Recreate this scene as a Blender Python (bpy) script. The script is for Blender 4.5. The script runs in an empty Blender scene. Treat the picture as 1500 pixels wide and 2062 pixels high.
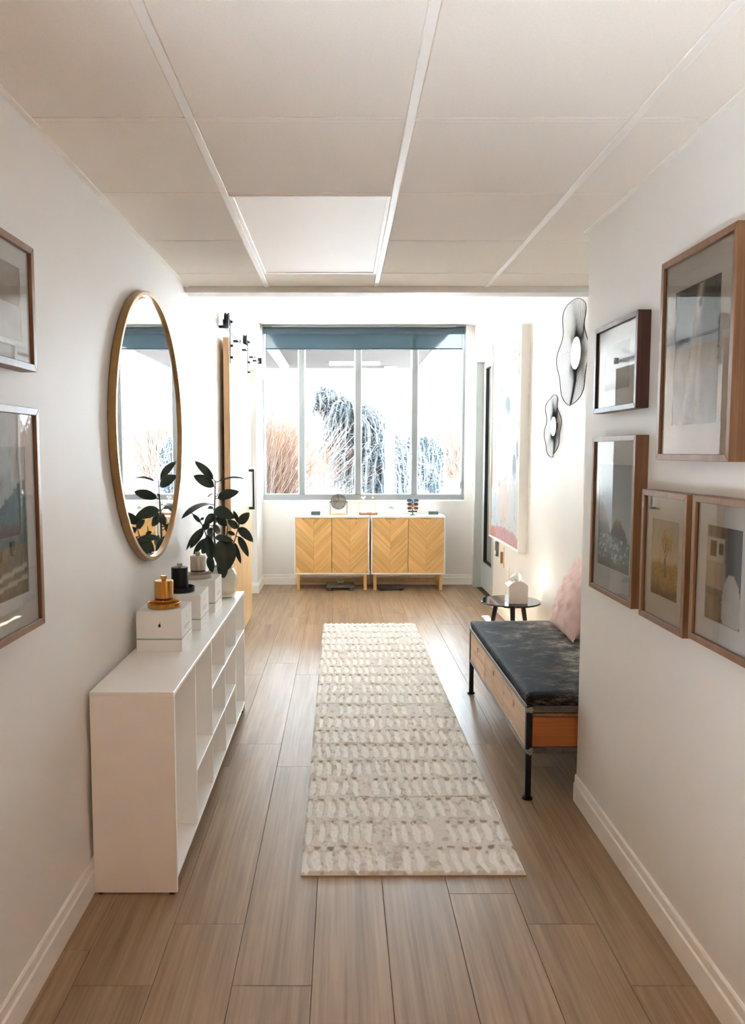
import bpy, bmesh, math, random
import numpy as np
from mathutils import Vector, Matrix, Euler, noise as mnoise
random.seed(7)
np.random.seed(7)
SC = bpy.context.scene
COL = SC.collection
PI = math.pi

# ------------------------------------------------------------------ camera
cd = bpy.data.cameras.new('camera')
cam = bpy.data.objects.new('camera', cd)
COL.objects.link(cam)
cam.location = (0.0, 0.0, 1.53)
cam.rotation_euler = (math.radians(90 - 4.596), 0, 0)
cd.sensor_width = 36.0
cd.lens = 36.0 * 1530.0 / 2062.0
cd.shift_x = 62.0 / 2062.0
cd.clip_start = 0.05
cd.clip_end = 400
SC.camera = cam

# ------------------------------------------------------------------ sky, sun, exposure
SKY = 4.0
w = bpy.data.worlds.new('sky')
SC.world = w
w.use_nodes = True
bg = w.node_tree.nodes['Background']
bg.inputs[0].default_value = (0.76, 0.88, 1.0, 1)
bg.inputs[1].default_value = SKY
sd = bpy.data.lights.new('sun', 'SUN')
sd.energy = 50.0
sd.angle = math.radians(0.6)
sd.color = (1.0, 0.985, 0.97)
sun = bpy.data.objects.new('sun', sd)
COL.objects.link(sun)
sun.rotation_euler = Vector((0.0, -1.0, -0.606)).to_track_quat('-Z', 'Y').to_euler()
pd = bpy.data.lights.new('window_portal', 'AREA')     # guides sampling of the sky through the real window
pd.shape = 'RECTANGLE'
pd.size = 2.28
pd.size_y = 1.95
pd.cycles.is_portal = True
portal = bpy.data.objects.new('window_portal', pd)
COL.objects.link(portal)
portal.location = (0.25, 8.80, 1.94)
portal.rotation_euler = (math.radians(-90), 0, 0)
SC.view_settings.view_transform = 'Standard'
SC.view_settings.look = 'None'
SC.view_settings.gamma = 1.0
SC.view_settings.use_curve_mapping = False
SC.view_settings.exposure = 3.28
cy = SC.cycles
cy.max_bounces = 20
cy.diffuse_bounces = 14
cy.glossy_bounces = 5
cy.transmission_bounces = 8
cy.transparent_max_bounces = 12
cy.caustics_reflective = False
cy.caustics_refractive = False
cy.sample_clamp_indirect = 10.0
cy.use_denoising = True
cy.denoiser = 'OPENIMAGEDENOISE'

# ------------------------------------------------------------------ room numbers (metres)
LX, LX2 = -0.870, -0.905      # left wall near, left wall past the beam
RX, RX2 = 1.030, 1.490        # right wall near, right wall of the wider part
CY = 3.23                     # where the right wall steps back
YB = 8.64                     # window wall
YF = 0.70                     # corridor opens into an added, unseen lobby behind the camera
HC, HC2 = 2.44, 2.93          # tile ceiling, higher ceiling by the window
BY0, BY1 = 4.31, 4.43         # beam

# ------------------------------------------------------------------ helpers
def lin(c):
    r = []
    for v in c[:3]:
        v = v / 255.0 if max(c[:3]) > 1.0 else v
        r.append(v / 12.92 if v <= 0.04045 else ((v + 0.055) / 1.055) ** 2.4)
    return (r[0], r[1], r[2], 1.0)

def newmat(name):
    m = bpy.data.materials.new(name)
    m.use_nodes = True
    nt = m.node_tree
    b = nt.nodes['Principled BSDF']
    return m, nt, b

def mat(name, col, rough=0.6, metal=0.0, spec=0.5, var=0.04, scale=12.0, bump=0.0, bscale=200.0,
        coat=0.0, crough=0.1, stretch=None):
    """procedural paint / metal / ceramic: base colour with a slight noise variation and optional relief"""
    m, nt, b = newmat(name)
    N, L = nt.nodes, nt.links
    tc = N.new('ShaderNodeTexCoord')
    src = tc.outputs['Object']
    if stretch:
        mp = N.new('ShaderNodeMapping')
        mp.inputs['Scale'].default_value = stretch
        L.new(src, mp.inputs[0])
        src = mp.outputs[0]
    no = N.new('ShaderNodeTexNoise')
    no.inputs['Scale'].default_value = scale
    no.inputs['Detail'].default_value = 4
    L.new(src, no.inputs['Vector'])
    ra = N.new('ShaderNodeValToRGB')
    c = lin(col)
    ra.color_ramp.elements[0].position = 0.3
    ra.color_ramp.elements[1].position = 0.7
    ra.color_ramp.elements[0].color = tuple(v * (1 - var) for v in c[:3]) + (1,)
    ra.color_ramp.elements[1].color = tuple(min(1, v * (1 + var)) for v in c[:3]) + (1,)
    L.new(no.outputs['Fac'], ra.inputs[0])
    L.new(ra.outputs[0], b.inputs['Base Color'])
    b.inputs['Roughness'].default_value = rough
    b.inputs['Metallic'].default_value = metal
    b.inputs['Specular IOR Level'].default_value = spec
    b.inputs['Coat Weight'].default_value = coat
    b.inputs['Coat Roughness'].default_value = crough
    if bump > 0:
        n2 = N.new('ShaderNodeTexNoise')
        n2.inputs['Scale'].default_value = bscale
        n2.inputs['Detail'].default_value = 3
        L.new(src, n2.inputs['Vector'])
        bp = N.new('ShaderNodeBump')
        bp.inputs['Strength'].default_value = bump
        bp.inputs['Distance'].default_value = 0.002
        L.new(n2.outputs['Fac'], bp.inputs['Height'])
        L.new(bp.outputs[0], b.inputs['Normal'])
    return m

def wood(name, stops, axis='Y', rough=0.4, freq=30.0, length=0.08, rnd=0.12, bump=0.15, knots=False, coat=0.0, spec=0.5, rot=0.0):
    """wood: long stretched noise for the grain, a per-object random shift in tone and offset"""
    m, nt, b = newmat(name)
    N, L = nt.nodes, nt.links
    tc = N.new('ShaderNodeTexCoord')
    oi = N.new('ShaderNodeObjectInfo')
    mul = N.new('ShaderNodeMath'); mul.operation = 'MULTIPLY'; mul.inputs[1].default_value = 37.0
    L.new(oi.outputs['Random'], mul.inputs[0])
    cb = N.new('ShaderNodeCombineXYZ')
    for i in range(3):
        L.new(mul.outputs[0], cb.inputs[i])
    add = N.new('ShaderNodeVectorMath'); add.operation = 'ADD'
    src = tc.outputs['Object']
    if rot:
        mr = N.new('ShaderNodeMapping'); mr.inputs['Rotation'].default_value = (0, rot, 0)
        L.new(src, mr.inputs[0]); src = mr.outputs[0]
    L.new(src, add.inputs[0]); L.new(cb.outputs[0], add.inputs[1])
    mp = N.new('ShaderNodeMapping')
    sc = [freq, freq, freq]
    sc['XYZ'.index(axis)] = freq * length
    mp.inputs['Scale'].default_value = sc
    L.new(add.outputs[0], mp.inputs[0])
    n1 = N.new('ShaderNodeTexNoise'); n1.inputs['Scale'].default_value = 1.0
    n1.inputs['Detail'].default_value = 6; n1.inputs['Roughness'].default_value = 0.62; n1.inputs['Distortion'].default_value = 0.6
    L.new(mp.outputs[0], n1.inputs['Vector'])
    mp2 = N.new('ShaderNodeMapping')
    s2 = [freq * 6] * 3; s2['XYZ'.index(axis)] = freq * length * 1.5
    mp2.inputs['Scale'].default_value = s2
    L.new(add.outputs[0], mp2.inputs[0])
    n2 = N.new('ShaderNodeTexNoise'); n2.inputs['Scale'].default_value = 1.0; n2.inputs['Detail'].default_value = 3
    L.new(mp2.outputs[0], n2.inputs['Vector'])
    mx = N.new('ShaderNodeMath'); mx.operation = 'MULTIPLY_ADD'; mx.inputs[1].default_value = 0.45
    L.new(n2.outputs['Fac'], mx.inputs[0])
    mm = N.new('ShaderNodeMath'); mm.operation = 'MULTIPLY'; mm.inputs[1].default_value = 0.62
    L.new(n1.outputs['Fac'], mm.inputs[0]); L.new(mm.outputs[0], mx.inputs[2])
    ra = N.new('ShaderNodeValToRGB')
    el = ra.color_ramp.elements
    while len(el) < len(stops):
        el.new(0.5)
    for e, (p, c) in zip(el, stops):
        e.position = p; e.color = lin(c)
    L.new(mx.outputs[0], ra.inputs[0])
    hs = N.new('ShaderNodeHueSaturation')
    mr2 = N.new('ShaderNodeMapRange')
    mr2.inputs[3].default_value = 1 - rnd; mr2.inputs[4].default_value = 1 + rnd
    L.new(oi.outputs['Random'], mr2.inputs[0]); L.new(mr2.outputs[0], hs.inputs['Value'])
    L.new(ra.outputs[0], hs.inputs['Color'])
    out = hs.outputs[0]
    if knots:
        vo = N.new('ShaderNodeTexVoronoi'); vo.inputs['Scale'].default_value = 5.5
        mpk = N.new('ShaderNodeMapping'); sk = [1.0] * 3; sk['XYZ'.index(axis)] = 0.7
        mpk.inputs['Scale'].default_value = sk
        L.new(add.outputs[0], mpk.inputs[0]); L.new(mpk.outputs[0], vo.inputs['Vector'])
        rk = N.new('ShaderNodeValToRGB')
        rk.color_ramp.elements[0].position = 0.03; rk.color_ramp.elements[0].color = (1, 1, 1, 1)
        rk.color_ramp.elements[1].position = 0.075; rk.color_ramp.elements[1].color = (0, 0, 0, 1)
        L.new(vo.outputs['Distance'], rk.inputs[0])
        mk = N.new('ShaderNodeMix'); mk.data_type = 'RGBA'
        mk.inputs['B'].default_value = lin((120, 70, 30))
        mf = N.new('ShaderNodeMath'); mf.operation = 'MULTIPLY'; mf.inputs[1].default_value = 0.75
        L.new(rk.outputs[0], mf.inputs[0])
        L.new(mf.outputs[0], mk.inputs['Factor']); L.new(out, mk.inputs['A'])
        out = mk.outputs['Result']
    L.new(out, b.inputs['Base Color'])
    b.inputs['Roughness'].default_value = rough
    b.inputs['Specular IOR Level'].default_value = spec
    b.inputs['Coat Weight'].default_value = coat
    b.inputs['Coat Roughness'].default_value = 0.18
    bp = N.new('ShaderNodeBump'); bp.inputs['Strength'].default_value = bump; bp.inputs['Distance'].default_value = 0.0012
    L.new(mx.outputs[0], bp.inputs['Height']); L.new(bp.outputs[0], b.inputs['Normal'])
    return m

def pane_mat(name, tint=(255, 255, 255), rough=0.0, boost=1.0):
    """thin clear glazing: transparent with a Fresnel reflection"""
    m = bpy.data.materials.new(name); m.use_nodes = True
    nt = m.node_tree; N, L = nt.nodes, nt.links
    N.remove(N['Principled BSDF'])
    tr = N.new('ShaderNodeBsdfTransparent'); tr.inputs[0].default_value = lin(tint)
    gl = N.new('ShaderNodeBsdfGlossy'); gl.inputs['Roughness'].default_value = rough
    fr = N.new('ShaderNodeFresnel'); fr.inputs[0].default_value = 1.5
    mu = N.new('ShaderNodeMath'); mu.operation = 'MULTIPLY'; mu.inputs[1].default_value = boost
    mu.use_clamp = True
    mx = N.new('ShaderNodeMixShader')
    no = N.new('ShaderNodeTexNoise'); no.inputs['Scale'].default_value = 3.0
    bp = N.new('ShaderNodeBump'); bp.inputs['Strength'].default_value = 0.004
    L.new(no.outputs['Fac'], bp.inputs['Height']); L.new(bp.outputs[0], gl.inputs['Normal'])
    L.new(fr.outputs[0], mu.inputs[0])
    L.new(mu.outputs[0], mx.inputs[0]); L.new(tr.outputs[0], mx.inputs[1]); L.new(gl.outputs[0], mx.inputs[2])
    L.new(mx.outputs[0], N['Material Output'].inputs['Surface'])
    return m

def attr_mat(name, rough=0.7, spec=0.3, bump=0.0, bscale=300.0, var=0.0):
    """flat print / dyed pile: colour read from the mesh's colour attribute"""
    m, nt, b = newmat(name)
    N, L = nt.nodes, nt.links
    at = N.new('ShaderNodeAttribute'); at.attribute_name = 'Col'
    L.new(at.outputs['Color'], b.inputs['Base Color'])
    b.inputs['Roughness'].default_value = rough
    b.inputs['Specular IOR Level'].default_value = spec
    if bump:
        tc = N.new('ShaderNodeTexCoord')
        no = N.new('ShaderNodeTexNoise'); no.inputs['Scale'].default_value = bscale; no.inputs['Detail'].default_value = 4
        L.new(tc.outputs['Object'], no.inputs['Vector'])
        bp = N.new('ShaderNodeBump'); bp.inputs['Strength'].default_value = bump; bp.inputs['Distance'].default_value = 0.004
        L.new(no.outputs['Fac'], bp.inputs['Height']); L.new(bp.outputs[0], b.inputs['Normal'])
    return m

class MB:
    """collects boxes, tubes, lathes and prisms; build() links them as ONE mesh object"""
    def __init__(s):
        s.v = []; s.f = []; s.sm = []
    def add(s, vs, fs, smooth=False):
        o = len(s.v)
        s.v += [tuple(p) for p in vs]
        s.f += [tuple(i + o for i in f) for f in fs]
        s.sm += [smooth] * len(fs)
        return s
    def box(s, x0, x1, y0, y1, z0, z1):
        vs = [(x, y, z) for z in (z0, z1) for y in (y0, y1) for x in (x0, x1)]
        fs = [(0, 2, 3, 1), (4, 5, 7, 6), (0, 1, 5, 4), (2, 6, 7, 3), (0, 4, 6, 2), (1, 3, 7, 5)]
        return s.add(vs, fs)
    def prism(s, pts, fn, d0, d1, smooth=False):
        """closed 2D outline pts, extruded: fn(a, b, d) gives the 3D point"""
        n = len(pts)
        vs = [fn(a, b, d0) for a, b in pts] + [fn(a, b, d1) for a, b in pts]
        area = sum(pts[i][0] * pts[(i + 1) % n][1] - pts[(i + 1) % n][0] * pts[i][1] for i in range(n))
        fs = [tuple(range(n))[::-1], tuple(range(n, 2 * n))]
        s.add(vs, fs)
        o = len(s.v) - 2 * n
        for i in range(n):
            j = (i + 1) % n
            s.f.append((o + i, o + j, o + n + j, o + n + i)); s.sm.append(smooth)
        return s
    def tube(s, pts, r, n=8, smooth=True, cap=True):
        pts = [Vector(p) for p in pts]
        rs = r if isinstance(r, (list, tuple)) else [r] * len(pts)
        o = len(s.v); k = len(pts)
        up = None
        for i, p in enumerate(pts):
            t = (pts[min(i + 1, k - 1)] - pts[max(i - 1, 0)]).normalized()
            if up is None:
                up = Vector((0, 0, 1)) if abs(t.z) < 0.9 else Vector((1, 0, 0))
            a = t.cross(up)
            if a.length < 1e-6:
                a = t.orthogonal()
            a.normalize(); bb = a.cross(t).normalized(); up = bb
            for j in range(n):
                q = 2 * PI * j / n
                s.v.append(tuple(p + (a * math.cos(q) + bb * math.sin(q)) * rs[i]))
        for i in range(k - 1):
            for j in range(n):
                j2 = (j + 1) % n
                s.f.append((o + i * n + j, o + i * n + j2, o + (i + 1) * n + j2, o + (i + 1) * n + j)); s.sm.append(smooth)
        if cap:
            s.f.append(tuple(o + j for j in range(n))[::-1]); s.sm.append(False)
            s.f.append(tuple(o + (k - 1) * n + j for j in range(n))); s.sm.append(False)
        return s
    def lathe(s, prof, c=(0, 0, 0), n=32, smooth=True, axis='Z'):
        """profile [(radius, height)...] turned about an axis through c"""
        o = len(s.v); k = len(prof)
        for r, h in prof:
            for j in range(n):
                q = 2 * PI * j / n
                a, b_ = r * math.cos(q), r * math.sin(q)
                if axis == 'Z': p = (c[0] + a, c[1] + b_, c[2] + h)
                elif axis == 'X': p = (c[0] + h, c[1] + a, c[2] + b_)
                else: p = (c[0] + b_, c[1] + h, c[2] + a)
                s.v.append(p)
        for i in range(k - 1):
            for j in range(n):
                j2 = (j + 1) % n
                s.f.append((o + i * n + j, o + i * n + j2, o + (i + 1) * n + j2, o + (i + 1) * n + j)); s.sm.append(smooth)
        if prof[0][0] > 1e-6:
            s.f.append(tuple(o + j for j in range(n))[::-1]); s.sm.append(False)
        if prof[-1][0] > 1e-6:
            s.f.append(tuple(o + (k - 1) * n + j for j in range(n))); s.sm.append(False)
        return s
    def mesh(s, name, m=None):
        me = bpy.data.meshes.new(name)
        me.from_pydata(s.v, [], s.f)
        me.polygons.foreach_set('use_smooth', s.sm)
        me.update()
        if any(s.sm): me.set_sharp_from_angle(angle=math.radians(38))
        if m: me.materials.append(m)
        return me
    def build(s, name, m, parent=None, bevel=0.0, seg=2, loc=None, sub=0):
        me = s.mesh(name, m)
        return link(name, me, parent, bevel, seg, loc, sub)

def link(name, me, parent=None, bevel=0.0, seg=2, loc=None, sub=0):
    o = bpy.data.objects.new(name, me)
    COL.objects.link(o)
    if parent: o.parent = parent
    if loc: o.location = loc
    if bevel:
        md = o.modifiers.new('bevel', 'BEVEL'); md.width = bevel; md.segments = seg; md.limit_method = 'ANGLE'
        md.angle_limit = math.radians(40)
    if sub:
        md = o.modifiers.new('subdivision', 'SUBSURF'); md.levels = sub; md.render_levels = sub
    return o

def thing(name, label, cat, loc=(0, 0, 0), rz=0.0, group=None):
    o = bpy.data.objects.new(name, None)
    COL.objects.link(o)
    o.location = loc; o.rotation_euler = (0, 0, rz)
    o.empty_display_size = 0.05
    return tag(o, label, cat, group)

def tag(o, label, cat, group=None):
    o['label'] = label; o['category'] = cat
    if group: o['group'] = group
    return o

def struct(o):
    o['kind'] = 'structure'
    return o

def stuff(o):
    o['kind'] = 'stuff'
    return o

def grid_mesh(name, nx, ny, fn, m, smooth=True, cols=None, attr='Col'):
    """(nx+1)*(ny+1) grid; fn(u, v) gives points (numpy arrays); cols is (n,3) linear colours"""
    u, v = np.meshgrid(np.linspace(0, 1, nx + 1), np.linspace(0, 1, ny + 1), indexing='xy')
    P = fn(u.ravel(), v.ravel())
    idx = np.arange((nx + 1) * (ny + 1)).reshape(ny + 1, nx + 1)
    q = np.stack([idx[:-1, :-1], idx[:-1, 1:], idx[1:, 1:], idx[1:, :-1]], -1).reshape(-1, 4)
    me = bpy.data.meshes.new(name)
    me.vertices.add(len(P)); me.vertices.foreach_set('co', np.asarray(P, dtype=np.float32).ravel())
    me.loops.add(q.size); me.loops.foreach_set('vertex_index', q.ravel().astype(np.int32))
    me.polygons.add(len(q))
    me.polygons.foreach_set('loop_start', np.arange(0, q.size, 4, dtype=np.int32))
    me.polygons.foreach_set('use_smooth', np.full(len(q), smooth))
    me.update(calc_edges=True)
    if cols is not None:
        ca = me.color_attributes.new(attr, 'FLOAT_COLOR', 'POINT')
        c4 = np.ones((len(P), 4), dtype=np.float32); c4[:, :3] = cols
        ca.data.foreach_set('color', c4.ravel())
    me.materials.append(m)
    return me

def ramp(x, stops):
    """piecewise linear colour ramp in sRGB bytes -> linear"""
    xs = [a for a, _ in stops]
    out = np.stack([np.interp(x, xs, [c[k] for _, c in stops]) for k in range(3)], -1) / 255.0
    return np.where(out <= 0.04045, out / 12.92, ((out + 0.055) / 1.055) ** 2.4)

def srgb2lin(a):
    a = np.clip(a / 255.0, 0, 1)
    return np.where(a <= 0.04045, a / 12.92, ((a + 0.055) / 1.055) ** 2.4)

_g = np.random.RandomState(3).rand(64, 64)
def vnoise(x, y):
    xi = np.floor(x).astype(int); yi = np.floor(y).astype(int)
    fx = x - xi; fy = y - yi
    fx = fx * fx * (3 - 2 * fx); fy = fy * fy * (3 - 2 * fy)
    g = lambda a, b: _g[a % 64, b % 64]
    return (g(xi, yi) * (1 - fx) * (1 - fy) + g(xi + 1, yi) * fx * (1 - fy) + g(xi, yi + 1) * (1 - fx) * fy + g(xi + 1, yi + 1) * fx * fy)
def fbm(x, y, n=4):
    s = 0; a = 0.5; t = 0
    for i in range(n):
        s = s + a * vnoise(x * 2 ** i + 7 * i, y * 2 ** i + 13 * i); t += a; a *= 0.5
    return s / t
def sstep(a, b, x):
    t = np.clip((x - a) / (b - a), 0, 1)
    return t * t * (3 - 2 * t)

# ------------------------------------------------------------------ materials
M = {}
M['wall'] = mat('wall_paint', (232, 230, 226), 0.52, spec=0.30, var=0.012, scale=3, bump=0.10, bscale=350)
M['ceil'] = mat('plaster_ceiling', (222, 220, 216), 0.8, spec=0.3, var=0.012, scale=3)
M['tile'] = mat('mineral_tile', (240, 234, 225), 0.9, spec=0.2, var=0.025, scale=160, bump=0.25, bscale=420)
M['tbar'] = mat('white_steel', (240, 237, 232), 0.32, spec=0.6, var=0.01)
M['trim'] = mat('trim_paint', (245, 243, 239), 0.4, spec=0.5, var=0.01)
M['lens'] = mat('diffuser_plastic', (240, 238, 236), 0.46, spec=0.45, var=0.006)
_b = M['lens'].node_tree.nodes['Principled BSDF']      # faint glow added to match the panels' reflected window light
_b.inputs['Emission Color'].default_value = (1.0, 0.96, 0.92, 1)
_b.inputs['Emission Strength'].default_value = 0.014
M['alu'] = mat('window_aluminium', (150, 153, 154), 0.45, spec=0.5, var=0.01)
M['floor'] = wood('oak_plank', [(0.28, (112, 88, 64)), (0.44, (142, 116, 88)), (0.58, (160, 133, 104)), (0.78, (178, 152, 122))], 'Y', rough=0.37, freq=16, length=0.07, rnd=0.07, bump=0.25, spec=0.5)
M['subfloor'] = mat('plank_joint', (84, 66, 50), 0.8)
M['white'] = mat('white_lacquer', (247, 246, 243), 0.33, spec=0.6, var=0.008, coat=0.5, crough=0.3)
M['card'] = mat('white_card', (240, 238, 234), 0.6, spec=0.4, var=0.01)
M['green'] = mat('green_band', (150, 180, 150), 0.6, var=0.02)
M['black'] = mat('black_metal', (22, 23, 25), 0.45, spec=0.5, var=0.1)
M['blackink'] = mat('black_ink', (20, 20, 20), 0.7)
M['greyink'] = mat('grey_ink', (178, 178, 176), 0.7)
M['gold'] = mat('polished_brass', (206, 152, 80), 0.27, metal=1.0, var=0.04)
M['silver'] = mat('brushed_steel', (190, 180, 166), 0.34, metal=1.0, var=0.05, scale=40, stretch=(1, 1, 30))
M['blackmatte'] = mat('matte_black_metal', (34, 34, 36), 0.38, metal=0.6, var=0.1)
M['bandbrown'] = mat('dark_band', (70, 48, 32), 0.45, var=0.05)
M['brassframe'] = mat('brushed_brass', (176, 142, 98), 0.34, metal=0.85, var=0.06, scale=60)
M['mirror'] = mat('mirror_silver', (244, 247, 247), 0.006, metal=1.0, var=0.0)
M['oak'] = wood('light_oak', [(0.3, (196, 150, 98)), (0.5, (216, 174, 122)), (0.7, (232, 196, 148))], 'Z', rough=0.36, freq=18, length=0.06, rnd=0.06, bump=0.1)
M['frame'] = wood('picture_frame_oak', [(0.3, (98, 64, 38)), (0.5, (122, 84, 54)), (0.7, (142, 102, 70))], 'Z', rough=0.36, freq=26, length=0.08, rnd=0.06, bump=0.1)
M['walnut'] = wood('picture_frame_walnut', [(0.3, (48, 27, 20)), (0.5, (66, 38, 29)), (0.7, (88, 56, 44))], 'Z', rough=0.36, freq=26, length=0.08, rnd=0.06, bump=0.1)
M['pine'] = wood('knotty_pine', [(0.3, (196, 142, 74)), (0.5, (222, 172, 104)), (0.7, (236, 194, 132))], 'Z', rough=0.42, freq=30, length=0.05, rnd=0.07, bump=0.1, knots=True)
M['pineleg'] = wood('pine_leg', [(0.3, (198, 156, 96)), (0.6, (222, 184, 124))], 'Z', rough=0.45, freq=20, length=0.06, rnd=0.04)
M['drawer'] = wood('rustic_pine', [(0.3, (168, 134, 104)), (0.5, (208, 174, 144)), (0.7, (230, 204, 176))], 'Y', rough=0.5, freq=16, length=0.14, rnd=0.06, bump=0.2, knots=True)
M['endwood'] = wood('stained_end_panel', [(0.3, (150, 86, 40)), (0.5, (172, 102, 50)), (0.7, (186, 116, 62))], 'X', rough=0.5, freq=20, length=0.08, rnd=0.02)
M['steel'] = mat('dark_angle_iron', (104, 104, 104), 0.36, metal=0.7, var=0.25, scale=25)
M['rawsteel'] = mat('raw_weld_steel', (170, 160, 148), 0.4, metal=0.7, var=0.3, scale=90)
M['blacksteel'] = mat('black_pipe', (30, 30, 33), 0.35, metal=0.5, var=0.1)
M['matboard'] = mat('mat_board', (252, 250, 246), 0.85, spec=0.2, var=0.008)
M['print'] = attr_mat('photo_print', 0.5, 0.3)
M['glass'] = pane_mat('picture_glass', boost=1.0)
M['window'] = pane_mat('window_glass', (246, 250, 249))
M['doorglass'] = pane_mat('door_glass', (196, 214, 208), boost=1.1)
M['doorpaint'] = mat('grey_door_paint', (188, 192, 190), 0.4, var=0.012)
M['gasket'] = mat('black_gasket', (26, 27, 28), 0.6)
M['canvas'] = attr_mat('painted_canvas', 0.75, 0.25, bump=0.2, bscale=260)
M['table'] = mat('black_gloss_top', (14, 15, 18), 0.07, spec=0.6, var=0.05)
M['pink'] = mat('pink_fabric', (238, 210, 204), 0.9, spec=0.2, var=0.04, scale=30, bump=0.35, bscale=500)
M['ceramic'] = mat('cream_ceramic', (226, 220, 204), 0.22, spec=0.5, var=0.03, scale=8, coat=0.4)
M['soil'] = mat('potting_soil', (52, 40, 32), 0.95, var=0.3, scale=60, bump=0.8, bscale=120)
M['stem'] = mat('plant_stem', (74, 52, 44), 0.6, var=0.15, scale=30)
M['tissue'] = mat('tissue_paper', (248, 247, 245), 0.9, var=0.01)
M['tissuebox'] = mat('greige_tissue_cover', (232, 225, 216), 0.5, var=0.01)
M['slate'] = mat('slate_green', (86, 98, 96), 0.6, var=0.1, scale=50)
M['walnuttray'] = wood('walnut_tray', [(0.3, (134, 80, 48)), (0.6, (172, 110, 70))], 'X', rough=0.45, freq=26, length=0.1, rnd=0.02)
M['plate'] = mat('cream_plate', (238, 224, 200), 0.35, var=0.01)
M['brownbit'] = mat('brown_plastic', (140, 104, 70), 0.4)
M['scale'] = mat('grey_scale_plastic', (96, 94, 90), 0.4, var=0.08, scale=40)
M['scaledark'] = mat('dark_scale_glass', (58, 54, 50), 0.25, var=0.08)
M['wire'] = mat('black_wire', (40, 40, 48), 0.5, metal=0.3, var=0.05)
M['latch'] = mat('latch_metal', (120, 122, 124), 0.4, metal=0.8)
M['snow'] = mat('snow', (244, 246, 250), 0.85, var=0.02, scale=2, bump=0.3, bscale=8)
M['added_dark_slab'] = mat('added_slab_grey', (98, 95, 90), 0.85, var=0.06, scale=4)  # dark grey of the unseen slab that cuts ground bounce
M['porch'] = mat('porch_soffit', (47, 45, 44), 1.0, spec=0.0, var=0.02, stretch=(1, 12, 1), scale=3)
M['porchpale'] = mat('porch_pale', (222, 216, 210), 0.6, var=0.02)
M['lobby'] = mat('lobby_fill_brown', (160, 126, 88), 0.8, var=0.02, scale=3)  # brown of the added lobby, keeps the corridor fill dim and warm
M['concrete'] = mat('vestibule_paint', (150, 158, 154), 0.8, var=0.03)

def leaf_mat():
    m, nt, b = newmat('rubber_leaf')
    N, L = nt.nodes, nt.links
    oi = N.new('ShaderNodeObjectInfo')
    ge = N.new('ShaderNodeNewGeometry')
    tc = N.new('ShaderNodeTexCoord')
    no = N.new('ShaderNodeTexNoise'); no.inputs['Scale'].default_value = 26
    L.new(tc.outputs['Object'], no.inputs['Vector'])
    ra = N.new('ShaderNodeValToRGB')
    ra.color_ramp.elements[0].color = lin((34, 50, 42)); ra.color_ramp.elements[1].color = lin((58, 76, 64))
    L.new(no.outputs['Fac'], ra.inputs[0])
    mx = N.new('ShaderNodeMix'); mx.data_type = 'RGBA'
    mx.inputs['B'].default_value = lin((86, 96, 76))
    L.new(ge.outputs['Backfacing'], mx.inputs['Factor']); L.new(ra.outputs[0], mx.inputs['A'])
    hs = N.new('ShaderNodeHueSaturation')
    mr = N.new('ShaderNodeMapRange'); mr.inputs[3].default_value = 0.75; mr.inputs[4].default_value = 1.25
    L.new(oi.outputs['Random'], mr.inputs[0]); L.new(mr.outputs[0], hs.inputs['Value'])
    L.new(mx.outputs['Result'], hs.inputs['Color']); L.new(hs.outputs[0], b.inputs['Base Color'])
    b.inputs['Roughness'].default_value = 0.34
    b.inputs['Specular IOR Level'].default_value = 0.45
    return m
M['leaf'] = leaf_mat()

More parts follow.
